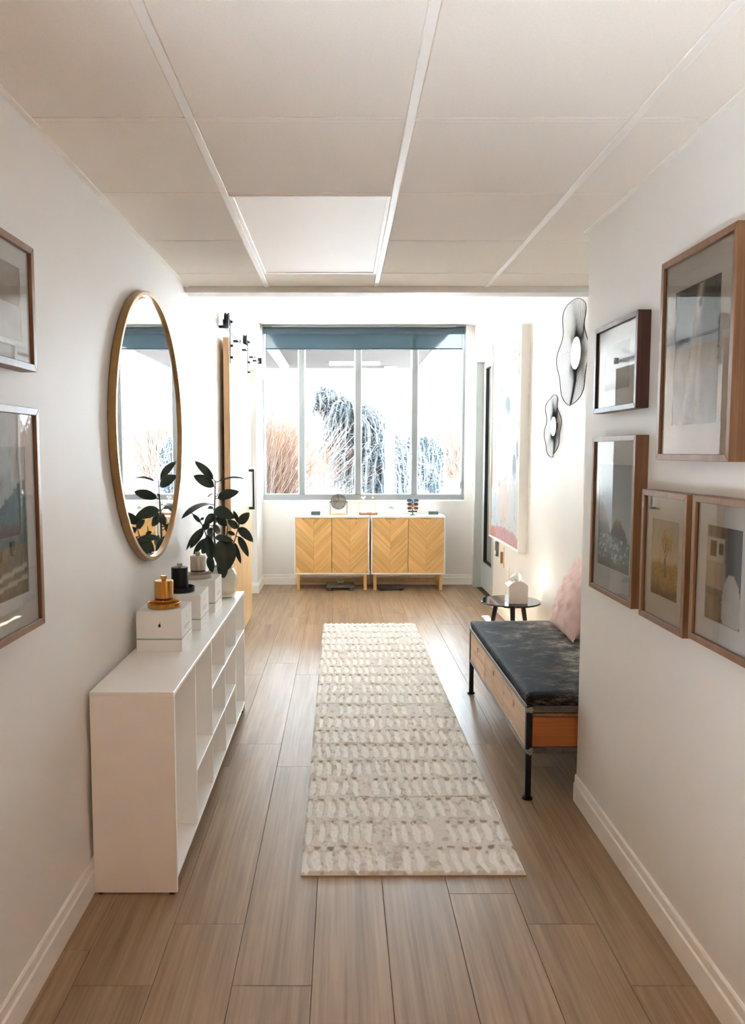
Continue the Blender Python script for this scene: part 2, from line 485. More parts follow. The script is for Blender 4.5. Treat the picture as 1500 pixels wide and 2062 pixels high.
def hide_mat():
    m, nt, b = newmat('brindle_cowhide')
    N, L = nt.nodes, nt.links
    tc = N.new('ShaderNodeTexCoord')
    def nz(scale, det, rough, dist):
        mp = N.new('ShaderNodeMapping'); mp.inputs['Scale'].default_value = scale
        L.new(tc.outputs['Object'], mp.inputs[0])
        n = N.new('ShaderNodeTexNoise'); n.inputs['Scale'].default_value = 1
        n.inputs['Detail'].default_value = det; n.inputs['Roughness'].default_value = rough; n.inputs['Distortion'].default_value = dist
        L.new(mp.outputs[0], n.inputs['Vector']); return n.outputs['Fac']
    big = nz((6, 9, 9), 6, 0.72, 0.25)
    fine = nz((30, 210, 90), 5, 0.75, 0.3)
    sp = N.new('ShaderNodeSeparateXYZ'); L.new(tc.outputs['Object'], sp.inputs[0])
    # paler brindle towards the middle of the hide (the wall side), nearly black at the rim
    mr = N.new('ShaderNodeMapRange'); mr.inputs[1].default_value = -0.36; mr.inputs[2].default_value = 0.25
    mr.inputs[3].default_value = -0.16; mr.inputs[4].default_value = 0.13
    L.new(sp.outputs[0], mr.inputs[0])
    a1 = N.new('ShaderNodeMath'); a1.operation = 'ADD'; L.new(big, a1.inputs[0]); L.new(mr.outputs[0], a1.inputs[1])
    m1 = N.new('ShaderNodeMath'); m1.operation = 'MULTIPLY_ADD'; m1.inputs[1].default_value = 0.62
    L.new(a1.outputs[0], m1.inputs[0])
    m2 = N.new('ShaderNodeMath'); m2.operation = 'MULTIPLY'; m2.inputs[1].default_value = 0.50
    L.new(fine, m2.inputs[0]); L.new(m2.outputs[0], m1.inputs[2])
    ra = N.new('ShaderNodeValToRGB')
    el = ra.color_ramp.elements
    el[0].position = 0.43; el[0].color = lin((8, 8, 8))
    el[1].position = 0.70; el[1].color = lin((190, 182, 170))
    e = el.new(0.51); e.color = lin((26, 24, 23))
    e = el.new(0.59); e.color = lin((92, 86, 80))
    L.new(m1.outputs[0], ra.inputs[0]); L.new(ra.outputs[0], b.inputs['Base Color'])
    b.inputs['Roughness'].default_value = 0.62
    b.inputs['Specular IOR Level'].default_value = 0.12
    bp = N.new('ShaderNodeBump'); bp.inputs['Strength'].default_value = 0.5; bp.inputs['Distance'].default_value = 0.006
    L.new(fine, bp.inputs['Height']); L.new(bp.outputs[0], b.inputs['Normal'])
    return m
M['hide'] = hide_mat()

def shade_mat():
    """woven screen: part of it is holes (transparent), the rest blue-grey yarn"""
    m = bpy.data.materials.new('screen_fabric'); m.use_nodes = True
    nt = m.node_tree; N, L = nt.nodes, nt.links
    N.remove(N['Principled BSDF'])
    tr = N.new('ShaderNodeBsdfTransparent')
    df = N.new('ShaderNodeBsdfDiffuse'); df.inputs[0].default_value = lin((86, 106, 117))
    tl = N.new('ShaderNodeBsdfTranslucent'); tl.inputs[0].default_value = lin((14, 20, 24))
    m1 = N.new('ShaderNodeMixShader'); m1.inputs[0].default_value = 0.3
    L.new(df.outputs[0], m1.inputs[1]); L.new(tl.outputs[0], m1.inputs[2])
    tc = N.new('ShaderNodeTexCoord')
    no = N.new('ShaderNodeTexNoise'); no.inputs['Scale'].default_value = 400
    L.new(tc.outputs['Object'], no.inputs['Vector'])
    mr = N.new('ShaderNodeMapRange'); mr.inputs[1].default_value = 0.3; mr.inputs[2].default_value = 0.7
    mr.inputs[3].default_value = 0.02; mr.inputs[4].default_value = 0.04
    L.new(no.outputs['Fac'], mr.inputs[0])
    m2 = N.new('ShaderNodeMixShader')
    L.new(mr.outputs[0], m2.inputs[0]); L.new(m1.outputs[0], m2.inputs[1]); L.new(tr.outputs[0], m2.inputs[2])
    L.new(m2.outputs[0], N['Material Output'].inputs['Surface'])
    return m
M['shade'] = shade_mat()
M['roll'] = mat('shade_roll', (58, 74, 84), 0.7, var=0.03, scale=60)

# ================================================================== the room
# ---- floor: base with every plank a part
fl = struct(MB().box(-1.06, 3.2, -1.2, YB + 0.12, -0.12, -0.006).build('floor', M['subfloor']))
PW, PL = 0.229, 1.52
plank_cache = {}
def plank(x0, x1, y0, y1):
    key = (round(x1 - x0, 4), round(y1 - y0, 4))
    if key not in plank_cache:
        g = 0.0007; b = 0.0009
        W, D = key
        a = [(g, g, -.006), (W - g, g, -.006), (W - g, D - g, -.006), (g, D - g, -.006),
             (g, g, -b), (W - g, g, -b), (W - g, D - g, -b), (g, D - g, -b),
             (g + b, g + b, 0), (W - g - b, g + b, 0), (W - g - b, D - g - b, 0), (g + b, D - g - b, 0)]
        f = [(8, 9, 10, 11)]
        for k in (0, 4):
            for i in range(4):
                j = (i + 1) % 4
                f.append((k + i, k + j, k + 4 + j, k + 4 + i))
        plank_cache[key] = MB().add(a, f).mesh('plank', M['floor'])
    o = link('plank', plank_cache[key], fl)
    o.location = (x0, y0, 0)
offs = {-4: 0.7, -3: 0.545, -2: 0.83, -1: 0.545, 0: 1.25, 1: 0.2, 2: 1.0, 3: 0.83, 4: 0.545, 5: 1.3, 6: 0.1}
for k in range(-4, 7):
    x0 = -0.086 + PW * k; x1 = x0 + PW
    x0 = max(x0, -1.0)
    y = offs[k] - 2 * PL
    while y < YB:
        a, b_ = max(y, -1.2), min(y + PL, YB)
        if b_ - a > 0.02:
            plank(x0, x1, a, b_)
        y += PL

# ---- walls
# left wall: a shallow bend past the beam, an opening behind the sliding door
def wall_poly(name, quads, m):
    b = MB()
    for q in quads: b.add(q, [(0, 1, 2, 3)])
    return struct(b.build(name, m))
b = MB()
T = 0.13
plan = [(LX, YF), (LX, 4.4), (LX2, 5.4), (LX2, 6.98)]
pts = plan + [(LX2 - T, 6.98), (LX2 - T, YF)]
b.prism(pts, lambda x, y, d: (x, y, d), 0, 3.05)
b.box(LX2 - T, LX2, 8.10, YB + 0.12, 0, 3.05)
b.box(LX2 - T, LX2, 6.98, 8.10, 2.39, 3.05)
wl = struct(b.build('wall_left', M['wall']))
# near right wall: a block that ends at the step
wr = struct(MB().box(RX, RX2 + 0.13, YF, CY, 0, 3.05).build('wall_right', M['wall']))
# right wall of the wider part, with the glazed door's opening
DY0, DY1, DZ = 7.46, 8.47, 2.52
b = MB()
b.box(RX2, RX2 + 0.13, CY, DY0, 0, 3.05)
b.box(RX2, RX2 + 0.13, DY1, YB + 0.12, 0, 3.05)
b.box(RX2, RX2 + 0.13, DY0, DY1, DZ, 3.05)
wr2 = struct(b.build('wall_right_rear', M['wall']))
# window wall
WX0, WX1, WZ0, WZ1 = -0.893, 1.395, 0.965, 2.915
b = MB()
b.box(LX2, RX2, YB, YB + 0.12, 0, WZ0)
b.box(LX2, RX2, YB, YB + 0.12, WZ1, 3.05)
b.box(LX2, WX0, YB, YB + 0.12, WZ0, WZ1)
b.box(WX1, RX2, YB, YB + 0.12, WZ0, WZ1)
wb = struct(b.build('wall_back', M['wall']))
# unseen lobby added behind the camera: a wider brown room for warm, dim fill
LBX0, LBX1, LBY = -2.6, 2.8, -5.0
b = MB()
b.box(LBX0 - .12, LBX1 + .12, LBY - .12, LBY, 0, 3.05)
b.box(LBX0 - .12, LBX0, LBY, YF, 0, 3.05)
b.box(LBX1, LBX1 + .12, LBY, YF, 0, 3.05)
b.box(LBX0 - .12, LX2 - T, YF, YF + .12, 0, 3.05); b.box(RX2 + .13, LBX1 + .12, YF, YF + .12, 0, 3.05)
wf = struct(b.build('wall_added_lobby', M['lobby']))
struct(MB().box(LBX0 - .12, LBX1 + .12, LBY - .12, YF, 2.9, 3.0).build('ceiling_added_lobby', M['lobby']))
struct(MB().box(LBX0 - .12, LBX1 + .12, LBY - .12, -1.2, -.12, 0).build('floor_added_lobby', M['floor']))

# ---- room behind the sliding door and vestibule behind the glazed door (plain closed rooms)
b = MB()
b.box(-2.6, -2.5, 6.2, 8.9, 0, 2.6); b.box(-2.6, LX2 - T, 6.1, 6.2, 0, 2.6); b.box(-2.6, LX2 - T, 8.76, 8.86, 0, 2.6)
b.box(-2.6, LX2 - T, 6.1, 8.86, 2.6, 2.7); b.box(-2.6, -1.06, 6.1, 8.86, -0.1, 0)
struct(b.build('wall_side_room', M['wall']))
b = MB()
b.box(3.1, 3.2, 6.9, 8.8, 0, 2.7); b.box(RX2 + 0.13, 3.2, 6.8, 6.9, 0, 2.7); b.box(RX2 + 0.13, 3.2, 8.76, 8.86, 0, 2.7)
b.box(RX2 + 0.13, 3.2, 6.8, 8.86, 2.7, 2.8)
struct(b.build('wall_vestibule', M['concrete']))

# ---- tile ceiling: slab, tiles, tees, wall angles
ce = struct(MB().box(LX2 - T, RX2 + 0.13, YF, BY0, HC + 0.02, HC + 0.12).build('ceiling', M['subfloor']))
TX = [LX + 0.001, -0.4165, 0.1905, 0.806, 1.413, RX2 - 0.001]
TY = [4.0 - 0.609 * k for k in range(0, 6)] + [YF]
rows = [(BY0, 4.0)] + [(TY[i], TY[i + 1]) for i in range(len(TY) - 1)]
TB = 0.024
tile_cache = {}
for (y1, y0) in rows:
    for i in range(5):
        x0, x1 = TX[i], TX[i + 1]
        if i == 1 and y0 > 2.7 and y1 < 4.01:
            continue                                    # the light panel sits here
        if y0 < CY - 0.1:
            if x0 >= RX: continue
            if y1 <= CY + 0.1: x1 = min(x1, RX - 0.001)
        W, D = round(x1 - x0, 4), round(y1 - y0, 4)
        if (W, D) not in tile_cache:
            g = 0.010; e = 0.006
            bb = MB()
            a = [(g, g, .012), (W - g, g, .012), (W - g, D - g, .012), (g, D - g, .012),
                 (g, g, .004), (W - g, g, .004), (W - g, D - g, .004), (g, D - g, .004),
                 (g + e, g + e, 0), (W - g - e, g + e, 0), (W - g - e, D - g - e, 0), (g + e, D - g - e, 0)]
            f = [(11, 10, 9, 8)]
            for k in (0, 4):
                for q in range(4):
                    j = (q + 1) % 4
                    f.append((k + q, k + 4 + q, k + 4 + j, k + j))
            tile_cache[(W, D)] = bb.add(a, f).mesh('ceiling_tile', M['tile'])
        o = link('ceiling_tile', tile_cache[(W, D)], ce); o.location = (x0, y0, HC)
def tee(x0, x1, y0, y1):
    MB().box(x0, x1, y0, y1, HC - 0.003, HC + 0.014).build('ceiling_tee', M['tbar'], ce, bevel=0.001, seg=1)
for i in (1, 2, 3):
    tee(TX[i] - TB / 2, TX[i] + TB / 2, YF, BY0)
tee(TX[4] - TB / 2, TX[4] + TB / 2, CY, BY0)
for y in TY[:6]:
    for i in range(5):
        x0 = TX[i] + (TB / 2 if i else 0); x1 = TX[i + 1] - TB / 2
        if y < CY and i == 3: x1 = RX
        if y < CY and i > 3: continue
        if i == 1 and 3.2 < y < 3.5: continue
        MB().box(x0, x1, y - 0.010, y + 0.010, HC - 0.001, HC + 0.012).build('ceiling_tee', M['tile'], ce, bevel=0.001, seg=1)
MB().box(LX, LX + 0.020, YF, BY0, HC - 0.004, HC + 0.01).build('wall_angle', M['tbar'], ce)
MB().box(RX - 0.020, RX, YF, CY, HC - 0.004, HC + 0.01).build('wall_angle', M['tbar'], ce)
MB().box(RX - 0.020, RX2, CY, CY + 0.020, HC - 0.004, HC + 0.01).build('wall_angle', M['tbar'], ce)
# ---- higher ceiling by the window
ce2 = struct(MB().box(LX2 - T, RX2 + 0.13, BY0, YB + 0.12, HC2, HC2 + 0.12).build('ceiling_rear', M['ceil']))
# ---- beam that closes the tile ceiling
struct(MB().box(LX2, RX2, BY0, BY1, HC - 0.032, HC2).build('trim_1', M['wall'], bevel=0.002, seg=1))

# ---- baseboards
def base(name, x0, x1, y0, y1, h=0.115):
    b = MB(); b.box(x0, x1, y0, y1, 0, h * 0.72)
    dx = 0.004 if x1 - x0 < 0.03 else 0.0
    dy = 0.004 if y1 - y0 < 0.03 else 0.0
    return b, dx, dy, h
def bb_x(name, face, s, y0, y1):
    """runs along Y; s is the direction it stands out from the wall face"""
    pts = [(0, 0), (0.013, 0), (0.013, 0.078), (0.008, 0.084), (0.008, 0.112), (0.004, 0.118), (0, 0.118)]
    b = MB().prism(pts, lambda a, z, d: (face + s * a, d, z), y0, y1)
    return struct(b.build(name, M['trim']))
def bb_y(name, face, s, x0, x1):
    pts = [(0, 0), (0.013, 0), (0.013, 0.078), (0.008, 0.084), (0.008, 0.112), (0.004, 0.118), (0, 0.118)]
    b = MB().prism(pts, lambda a, z, d: (d, face + s * a, z), x0, x1)
    return struct(b.build(name, M['trim']))
bb_x('baseboard_left', LX, 1, YF, 4.38)
bb_x('baseboard_left_middle', LX2, 1, 5.42, 6.98)
bb_x('baseboard_left_rear', LX2, 1, 8.10, YB)
bb_y('baseboard_left_reveal', 8.10, -1, LX2 - T, LX2 + 0.013)
bb_y('baseboard_back', YB, -1, LX2, RX2)
bb_x('baseboard_right', RX, -1, YF, CY)
bb_y('baseboard_right_step', CY, 1, RX, RX2)
bb_x('baseboard_right_rear', RX2, -1, 5.3, DY0 - 0.06)

# ---- window: frame, mullions, sill, four panes
wn = struct(MB().box(WX0, WX1, YB + 0.03, YB + 0.10, WZ0 + 0.006, WZ0 + 0.068).build('window_1', M['alu'], bevel=0.003, seg=1))
MB().box(WX0, WX1, YB + 0.03, YB + 0.10, WZ1 - 0.06, WZ1).build('window_frame', M['alu'], wn, bevel=0.003, seg=1)
MB().box(WX0, WX0 + 0.02, YB + 0.03, YB + 0.10, WZ0 + 0.068, WZ1 - 0.06).build('window_frame', M['alu'], wn, bevel=0.003, seg=1)
MB().box(WX1 - 0.03, WX1, YB + 0.03, YB + 0.10, WZ0 + 0.068, WZ1 - 0.06).build('window_frame', M['alu'], wn, bevel=0.003, seg=1)
MX = [-0.452, 0.186, 0.826]
for x in MX:
    MB().box(x - 0.034, x + 0.034, YB + 0.02, YB + 0.10, WZ0 + 0.068, WZ1 - 0.06).build('mullion', M['alu'], wn, bevel=0.004, seg=1)
ed = [WX0 + 0.02] + MX + [WX1 - 0.03]
for i in range(4):
    x0 = ed[i] + (0.034 if i else 0); x1 = ed[i + 1] - (0.034 if i < 3 else 0)
    MB().add([(x0, YB + .065, WZ0 + .068), (x1, YB + .065, WZ0 + .068), (x1, YB + .065, WZ1 - .06), (x0, YB + .065, WZ1 - .06)], [(0, 1, 2, 3)]).build('pane', M['window'], wn)
    # slim beads round the glass
    b = MB(); t = 0.009
    for (a0, a1, c0, c1) in ((x0, x0 + t, WZ0 + .068, WZ1 - .06), (x1 - t, x1, WZ0 + .068, WZ1 - .06), (x0, x1, WZ0 + .068, WZ0 + .068 + t), (x0, x1, WZ1 - .06 - t, WZ1 - .06)):
        b.box(a0, a1, YB + .048, YB + .064, c0, c1)
    b.build('glazing_bead', M['trim'], wn)
MB().box(WX0, WX1 + 0.0, YB - 0.012, YB + 0.03, WZ0 - 0.012, WZ0 + 0.006).build('sill', M['trim'], wn, bevel=0.002, seg=1)
b = MB(); b.box(1.352, 1.362, YB + 0.020, YB + 0.03, 1.10, 1.19); b.box(1.345, 1.356, YB + 0.008, YB + 0.02, 1.12, 1.16)
b.build('latch', M['latch'], wn, bevel=0.002, seg=1)

# ---- roller blind
rs = thing('roller_blind', 'blue-grey see-through screen blind rolled down across the top of the window', 'blind', (0.25, YB - 0.03, 2.66))
hw = 1.125
MB().tube([(-hw, 0.0, 0.205), (hw, 0.0, 0.205)], 0.037, 20).build('roll', M['roll'], rs)
MB().add([(-hw + .02, .034, .015), (hw - .02, .034, .015), (hw - .02, .034, .205), (-hw + .02, .034, .205)], [(0, 1, 2, 3)]).build('screen', M['shade'], rs)
MB().tube([(-hw + .02, .034, .010), (hw - .02, .034, .010)], 0.009, 10).build('bottom_bar', M['roll'], rs)
MB().box(-hw - 0.012, hw + 0.012, -0.01, 0.022, 0.246, 0.262).build('head_rail', M['alu'], rs)
for s in (-1, 1):
    MB().box(s * (hw + 0.006) - 0.004, s * (hw + 0.006) + 0.004, -0.035, 0.025, 0.17, 0.250).build('bracket', M['alu'], rs)
    MB().box(s * (hw - 0.05) - 0.05, s * (hw - 0.05) + 0.05, -0.03, 0.020, 0.2465, 0.256).build('mounting_clip', M['latch'], rs)

# ---- light panel set in the tile ceiling
tp = thing('light_panel', 'flat white light panel two tiles long in the tile ceiling', 'ceiling light', (-0.113, 3.391, HC))
hx, hy = 0.5 * 0.607 - 0.013, 0.5 * 1.218 - 0.013
b = MB(); fw = 0.016
b.box(-hx, hx, -hy, -hy + fw, -0.004, 0.012); b.box(-hx, hx, hy - fw, hy, -0.004, 0.012)
b.box(-hx, -hx + fw, -hy + fw, hy - fw, -0.004, 0.012); b.box(hx - fw, hx, -hy + fw, hy - fw, -0.004, 0.012)
b.build('panel_frame', M['tbar'], tp, bevel=0.001, seg=1)
MB().box(-hx + fw, hx - fw, -hy + fw, hy - fw, 0.0, 0.008).build('diffuser', M['lens'], tp)
# light panel on the higher ceiling
tp = thing('light_panel', 'white light panel on the higher ceiling between beam and window', 'ceiling light', (0.265, 7.18, HC2))
hx, hy = 0.305, 0.61
b = MB()
for q in ((-hx, hx, -hy, -hy + .02), (-hx, hx, hy - .02, hy), (-hx, -hx + .02, -hy + .02, hy - .02), (hx - .02, hx, -hy + .02, hy - .02)):
    b.box(q[0], q[1], q[2], q[3], -0.018, -0.0005)
b.build('panel_frame', M['tbar'], tp, bevel=0.002, seg=1)
MB().box(-hx + .02, hx - .02, -hy + .02, hy - .02, -0.012, -0.0005).build('diffuser', M['lens'], tp)
sm = thing('smoke_detector', 'small white smoke detector on the higher ceiling by its light panel', 'smoke detector', (0.27, 7.95, HC2))
MB().lathe([(0.055, -0.0005), (0.055, -0.016), (0.048, -0.024)], n=28).build('base', M['white'], sm)
MB().lathe([(0.034, -0.0245), (0.033, -0.036), (0.022, -0.040)], n=24).build('sensor_dome', M['white'], sm)

# ---- grey glazed door in the right wall
dr = struct(MB().box(RX2 + 0.075, RX2 + 0.115, DY0 + 0.03, DY1 - 0.012, 0.012, 0.31).build('door_1', M['doorpaint'], bevel=0.002, seg=1))
zt = DZ - 0.025
MB().box(RX2 + .075, RX2 + .115, DY0 + .03, DY1 - .012, 2.43, zt).build('top_rail', M['doorpaint'], dr, bevel=.002, seg=1)
MB().box(RX2 + .075, RX2 + .115, DY1 - .15, DY1 - .012, .31, 2.43).build('stile', M['doorpaint'], dr, bevel=.002, seg=1)
MB().box(RX2 + .075, RX2 + .115, DY0 + .03, DY0 + .15, .31, 2.43).build('stile', M['doorpaint'], dr, bevel=.002, seg=1)
b = MB(); y0, y1 = DY0 + .15, DY1 - .15; xg0, xg1 = RX2 + .072, RX2 + .10
for q in ((y0, y0 + .014, .31, 2.43), (y1 - .014, y1, .31, 2.43), (y0, y1, .31, .324), (y0, y1, 2.416, 2.43)):
    b.box(xg0, xg1, *q)
b.build('gasket', M['gasket'], dr)
MB().add([(RX2 + .09, y0, .31), (RX2 + .09, y1, .31), (RX2 + .09, y1, 2.43), (RX2 + .09, y0, 2.43)], [(0, 1, 2, 3)]).build('pane', M['doorglass'], dr)
b = MB()
b.box(RX2 - .006, RX2 + .13, DY1 - .010, DY1 + .045, 0, DZ + .045); b.box(RX2 - .006, RX2 + .13, DY0 - .045, DY0 + .02, 0, DZ + .045)
b.box(RX2 - .006, RX2 + .13, DY0 + .02, DY1 - .010, DZ - .02, DZ + .045)
b.build('door_frame', M['doorpaint'], dr, bevel=.002, seg=1)
b = MB(); b.tube([(RX2 + .075, DY0 + .09, 1.0), (RX2 + .03, DY0 + .09, 1.0), (RX2 + .03, DY0 + .20, 1.0)], .009, 8)
b.build('door_lever', M['latch'], dr)

# ---- wall plates low on the right wall under the canvas
t = thing('switch_plate', 'cream wall plate with a brown plug low on the wall below the large canvas', 'wall plate', (RX2, 6.98, 0.56))
MB().box(-.008, -.0003, -.075, .075, -.095, .095).build('plate', M['plate'], t, bevel=.003)
b = MB(); b.box(-.030, -.0085, -.058, -.030, -.06, .045); b.build('plug', M['brownbit'], t, bevel=.004)
MB().box(-.011, -.0085, .01, .055, -.04, .04).build('rocker', M['white'], t, bevel=.002)
t = thing('grey_wall_box', 'small grey box on the wall beside the cream plate', 'wall box', (RX2, 7.20, 0.60))
MB().box(-.022, -.0003, -.035, .035, -.07, .07).build('housing', M['latch'], t, bevel=.004)
MB().box(-.026, -.0225, -.02, .02, -.055, -.015).build('cover', M['white'], t, bevel=.002)
t = thing('outlet_plate', 'white outlet plate low on the wall behind the round side table', 'outlet', (RX2, 6.72, 0.44))
MB().box(-.006, -.0003, -.036, .036, -.058, .058).build('plate', M['white'], t, bevel=.002)
for z in (-.022, .022):
    o = MB().lathe([(0.016, -.0065), (0.016, -.0085)], (0, 0, z), 16, axis='X').build('receptacle', M['card'], t)

# ---- outside: snow ground, porch roof on posts
b = MB()
yy_ = [YB + 0.12, 9.5, 26.5, 120]; zz_ = [-.18, -.18, 1.605, 1.62]
vs = []
for y, z in zip(yy_, zz_):
    vs += [(-60, y, z), (60, y, z)]
vs += [(-60, 120, -.6), (60, 120, -.6), (-60, YB + .12, -.6), (60, YB + .12, -.6)]
b.add(vs, [(2 * i, 2 * i + 1, 2 * i + 3, 2 * i + 2) for i in range(5)])
struct(b.build('ground', M['snow']))
struct(MB().box(-8, 8, YB + 0.12, 11.6, -0.3, 0.055).build('added_dark_slab', M['added_dark_slab']))  # added unseen below the sill: dark slab dims bounce onto the rear ceiling
po = thing('porch_roof', 'grey porch roof with pale beam outside the window', 'porch', (0, 8.8, 2.98))
MB().box(-6.0, 1.31, 0.0, 4.75, 0.0, 0.12).build('soffit', M['porch'], po)
MB().box(-6.0, 1.33, 4.75, 4.87, -0.02, 0.3).build('fascia', M['porchpale'], po)
MB().box(1.31, 1.33, 0.0, 4.75, -0.02, 0.3).build('fascia', M['porchpale'], po)
MB().box(-1.03, -0.90, 0.1, 4.2, -0.06, -0.0005).build('beam', M['porchpale'], po, bevel=.004)
MB().box(-0.2, 0.62, 3.7, 3.82, -0.05, -0.0005).build('strip_lamp', M['porchpale'], po, bevel=.004)
ps = thing('porch_post', 'square white porch post standing beyond the window', 'post', (0.84, 13.3, 0.2))
MB().box(-.075, .075, -.075, .075, 0, 2.775).build('shaft', M['porchpale'], ps, bevel=.006)
MB().box(-.10, .10, -.10, .10, 2.70, 2.778).build('cap', M['porchpale'], ps, bevel=.004)
MB().box(-.11, .11, -.11, .11, -0.001, .20).build('plinth', M['porchpale'], ps, bevel=.004)

# ================================================================== things on the left
# ---- picture frames (local x to the viewer's right, y into the wall, z up; origin at the lower middle of the back)
def picture(label, W, H, loc, rz, fmat, mat_l, mat_r, mat_b, mat_t, art, group, fw=0.019, depth=0.045, nx=44, ny=60):
    t = thing('picture_frame', label, 'picture', loc, rz, group)
    x0, x1 = -W / 2, W / 2
    # four mitred rails
    def rail(p):
        b = MB(); n = 4
        vs = [(a, -depth, c) for a, c in p] + [(a, 0.0, c) for a, c in p]
        b.add(vs, [(0, 1, 2, 3), (7, 6, 5, 4)] + [(i, i + 4, (i + 1) % 4 + 4, (i + 1) % 4) for i in range(4)])
        b.build('frame_rail', fmat, t, bevel=0.0012, seg=1)
    rail([(x0, 0), (x1, 0), (x1 - fw, fw), (x0 + fw, fw)])
    rail([(x1, 0), (x1, H), (x1 - fw, H - fw), (x1 - fw, fw)])
    rail([(x1, H), (x0, H), (x0 + fw, H - fw), (x1 - fw, H - fw)])
    rail([(x0, H), (x0, 0), (x0 + fw, fw), (x0 + fw, H - fw)])
    ix0, ix1, iz0, iz1 = x0 + fw, x1 - fw, fw, H - fw
    ym = -depth + 0.011
    a0, a1, c0, c1 = ix0 + mat_l, ix1 - mat_r, iz0 + mat_b, iz1 - mat_t
    b = MB()
    for q in ((ix0, ix1, iz0, c0), (ix0, ix1, c1, iz1), (ix0, a0, c0, c1), (a1, ix1, c0, c1)):
        b.box(q[0], q[1], ym, ym + 0.003, q[2], q[3])
    b.build('mat_board', M['matboard'], t)
    u, v = np.meshgrid(np.linspace(0, 1, nx + 1), np.linspace(0, 1, ny + 1), indexing='xy')
    cols = art(u.ravel(), v.ravel())
    me = grid_mesh('print', nx, ny, lambda u, v: np.stack([a0 + u * (a1 - a0), np.full_like(u, ym + 0.0032), c0 + v * (c1 - c0)], -1), M['print'], cols=cols)
    link('print', me, t)
    MB().box(ix0, ix1, ym + 0.006, ym + 0.012, iz0, iz1).build('backing', M['card'], t)
    MB().add([(ix0, ym - .003, iz0), (ix1, ym - .003, iz0), (ix1, ym - .003, iz1), (ix0, ym - .003, iz1)], [(0, 1, 2, 3)]).build('glazing', M['glass'], t)
    return t

def mixc(a, b, t):
    return a * (1 - t[:, None]) + b * t[:, None]
def C(*c):
    return np.array(c, float)
def art_drape(u, v):
    n = fbm(u * 5, v * 7)
    c = mixc(C(112, 104, 94), C(60, 58, 54), sstep(.35, 1., v + .3 * (n - .5)))
    s1 = np.exp(-((u - (.40 + .35 * (v - .5))) / .07) ** 2)
    c = mixc(c, C(214, 206, 194), np.clip(s1 * 1.1, 0, 1))
    s2 = np.exp(-((u - .52 - .08 * v) / .05) ** 2) * sstep(.9, .2, v)
    c = mixc(c, C(196, 186, 174), np.clip(s2, 0, 1))
    c = mixc(c, C(26, 26, 26), sstep(.60, .68, fbm(u * 9 + 3, v * 12)) * sstep(.7, .9, v))
    return srgb2lin(c + (n[:, None] - .5) * 30)
def art_pale(u, v):
    n = fbm(u * 4, v * 4)
    c = mixc(C(226, 224, 218), C(196, 190, 180), sstep(.35, .1, v + .1 * n))
    return srgb2lin(c + (n[:, None] - .5) * 14)
def art_coast(u, v):
    n = fbm(u * 8, v * 8, 5); n2 = fbm(u * 26, v * 40, 3)
    c = mixc(C(214, 218, 218), C(190, 198, 200), v)
    rock = (v < .66 - 1.15 * (u - .12) + .14 * (n - .5)) | ((v < .47 + .10 * (n - .5) - 2.2 * (u - .62) ** 2) & (u > .34))
    rk = mixc(C(150, 126, 100), C(214, 184, 146), n2)
    rk = mixc(rk, C(122, 112, 98), sstep(.5, .36, v))
    c = np.where(rock[:, None], rk, c)
    sea = v < .33 + .03 * (n - .5) - .05 * u
    sc_ = mixc(C(116, 132, 134), C(226, 228, 222), sstep(.5, .7, n2))
    sc_ = mixc(sc_, C(130, 116, 98), sstep(.16, .05, v + .06 * n))
    return srgb2lin(np.where(sea[:, None], sc_, c))
def art_field(u, v):
    n = fbm(u * 9, v * 9, 5); n2 = fbm(u * 30, v * 40, 3)
    c = mixc(C(226, 206, 174), C(206, 200, 190), sstep(.4, 1, v))
    grass = mixc(C(150, 112, 42), C(220, 182, 92), n2)
    grass = mixc(grass, C(86, 70, 40), sstep(.28, .0, v + .12 * n))
    c = mixc(c, grass, sstep(.5, .40, v + .10 * (n - .5)))
    trunk = (np.abs(u - .52 - .02 * np.sin(v * 9)) < .018 + .02 * sstep(.6, .3, v)) & (v < .72) & (v > .26)
    br = (np.abs(np.abs(u - .52) - (v - .52) * .7) < .016) & (v > .52) & (v < .78)
    fol = (fbm(u * 13 + 5, v * 12) > .52) & (((u - .53) / .24) ** 2 + ((v - .72) / .17) ** 2 < 1)
    c = np.where((trunk | br)[:, None], C(122, 92, 52), c)
    c = np.where(fol[:, None], C(196, 156, 66), c)
    return srgb2lin(c + (n[:, None] - .5) * 20)
def art_road(u, v):
    n = fbm(u * 7, v * 7, 5)
    c = mixc(C(170, 148, 122), C(110, 92, 74), sstep(.4, .9, n))
    c = np.where(((u < .5) & (v > .62) & (v < .88))[:, None], C(226, 218, 204), c)
    c = np.where(((u > .08) & (u < .26) & (v > .68) & (v < .84))[:, None], C(120, 98, 74), c)
    c = np.where(((u > .32) & (u < .46) & (v > .70) & (v < .83))[:, None], C(128, 106, 84), c)
    c = np.where(((u < .56) & (v > .34) & (v <= .62))[:, None], C(206, 186, 160), c)
    c = np.where(((u < .56) & (v > .26) & (v <= .34))[:, None], C(150, 136, 116), c)
    dark = sstep(.50, .60, u + .05 * (n - .5)) * sstep(.25, .35, v)
    c = mixc(c, C(70, 72, 78), dark * .9)
    white = (((u - .72) / .26) ** 2 + ((v - .18) / .34) ** 2 < 1 + .4 * (n - .5))
    c = np.where(white[:, None], C(220, 216, 208), c)
    return srgb2lin(c + (n[:, None] - .5) * 20)
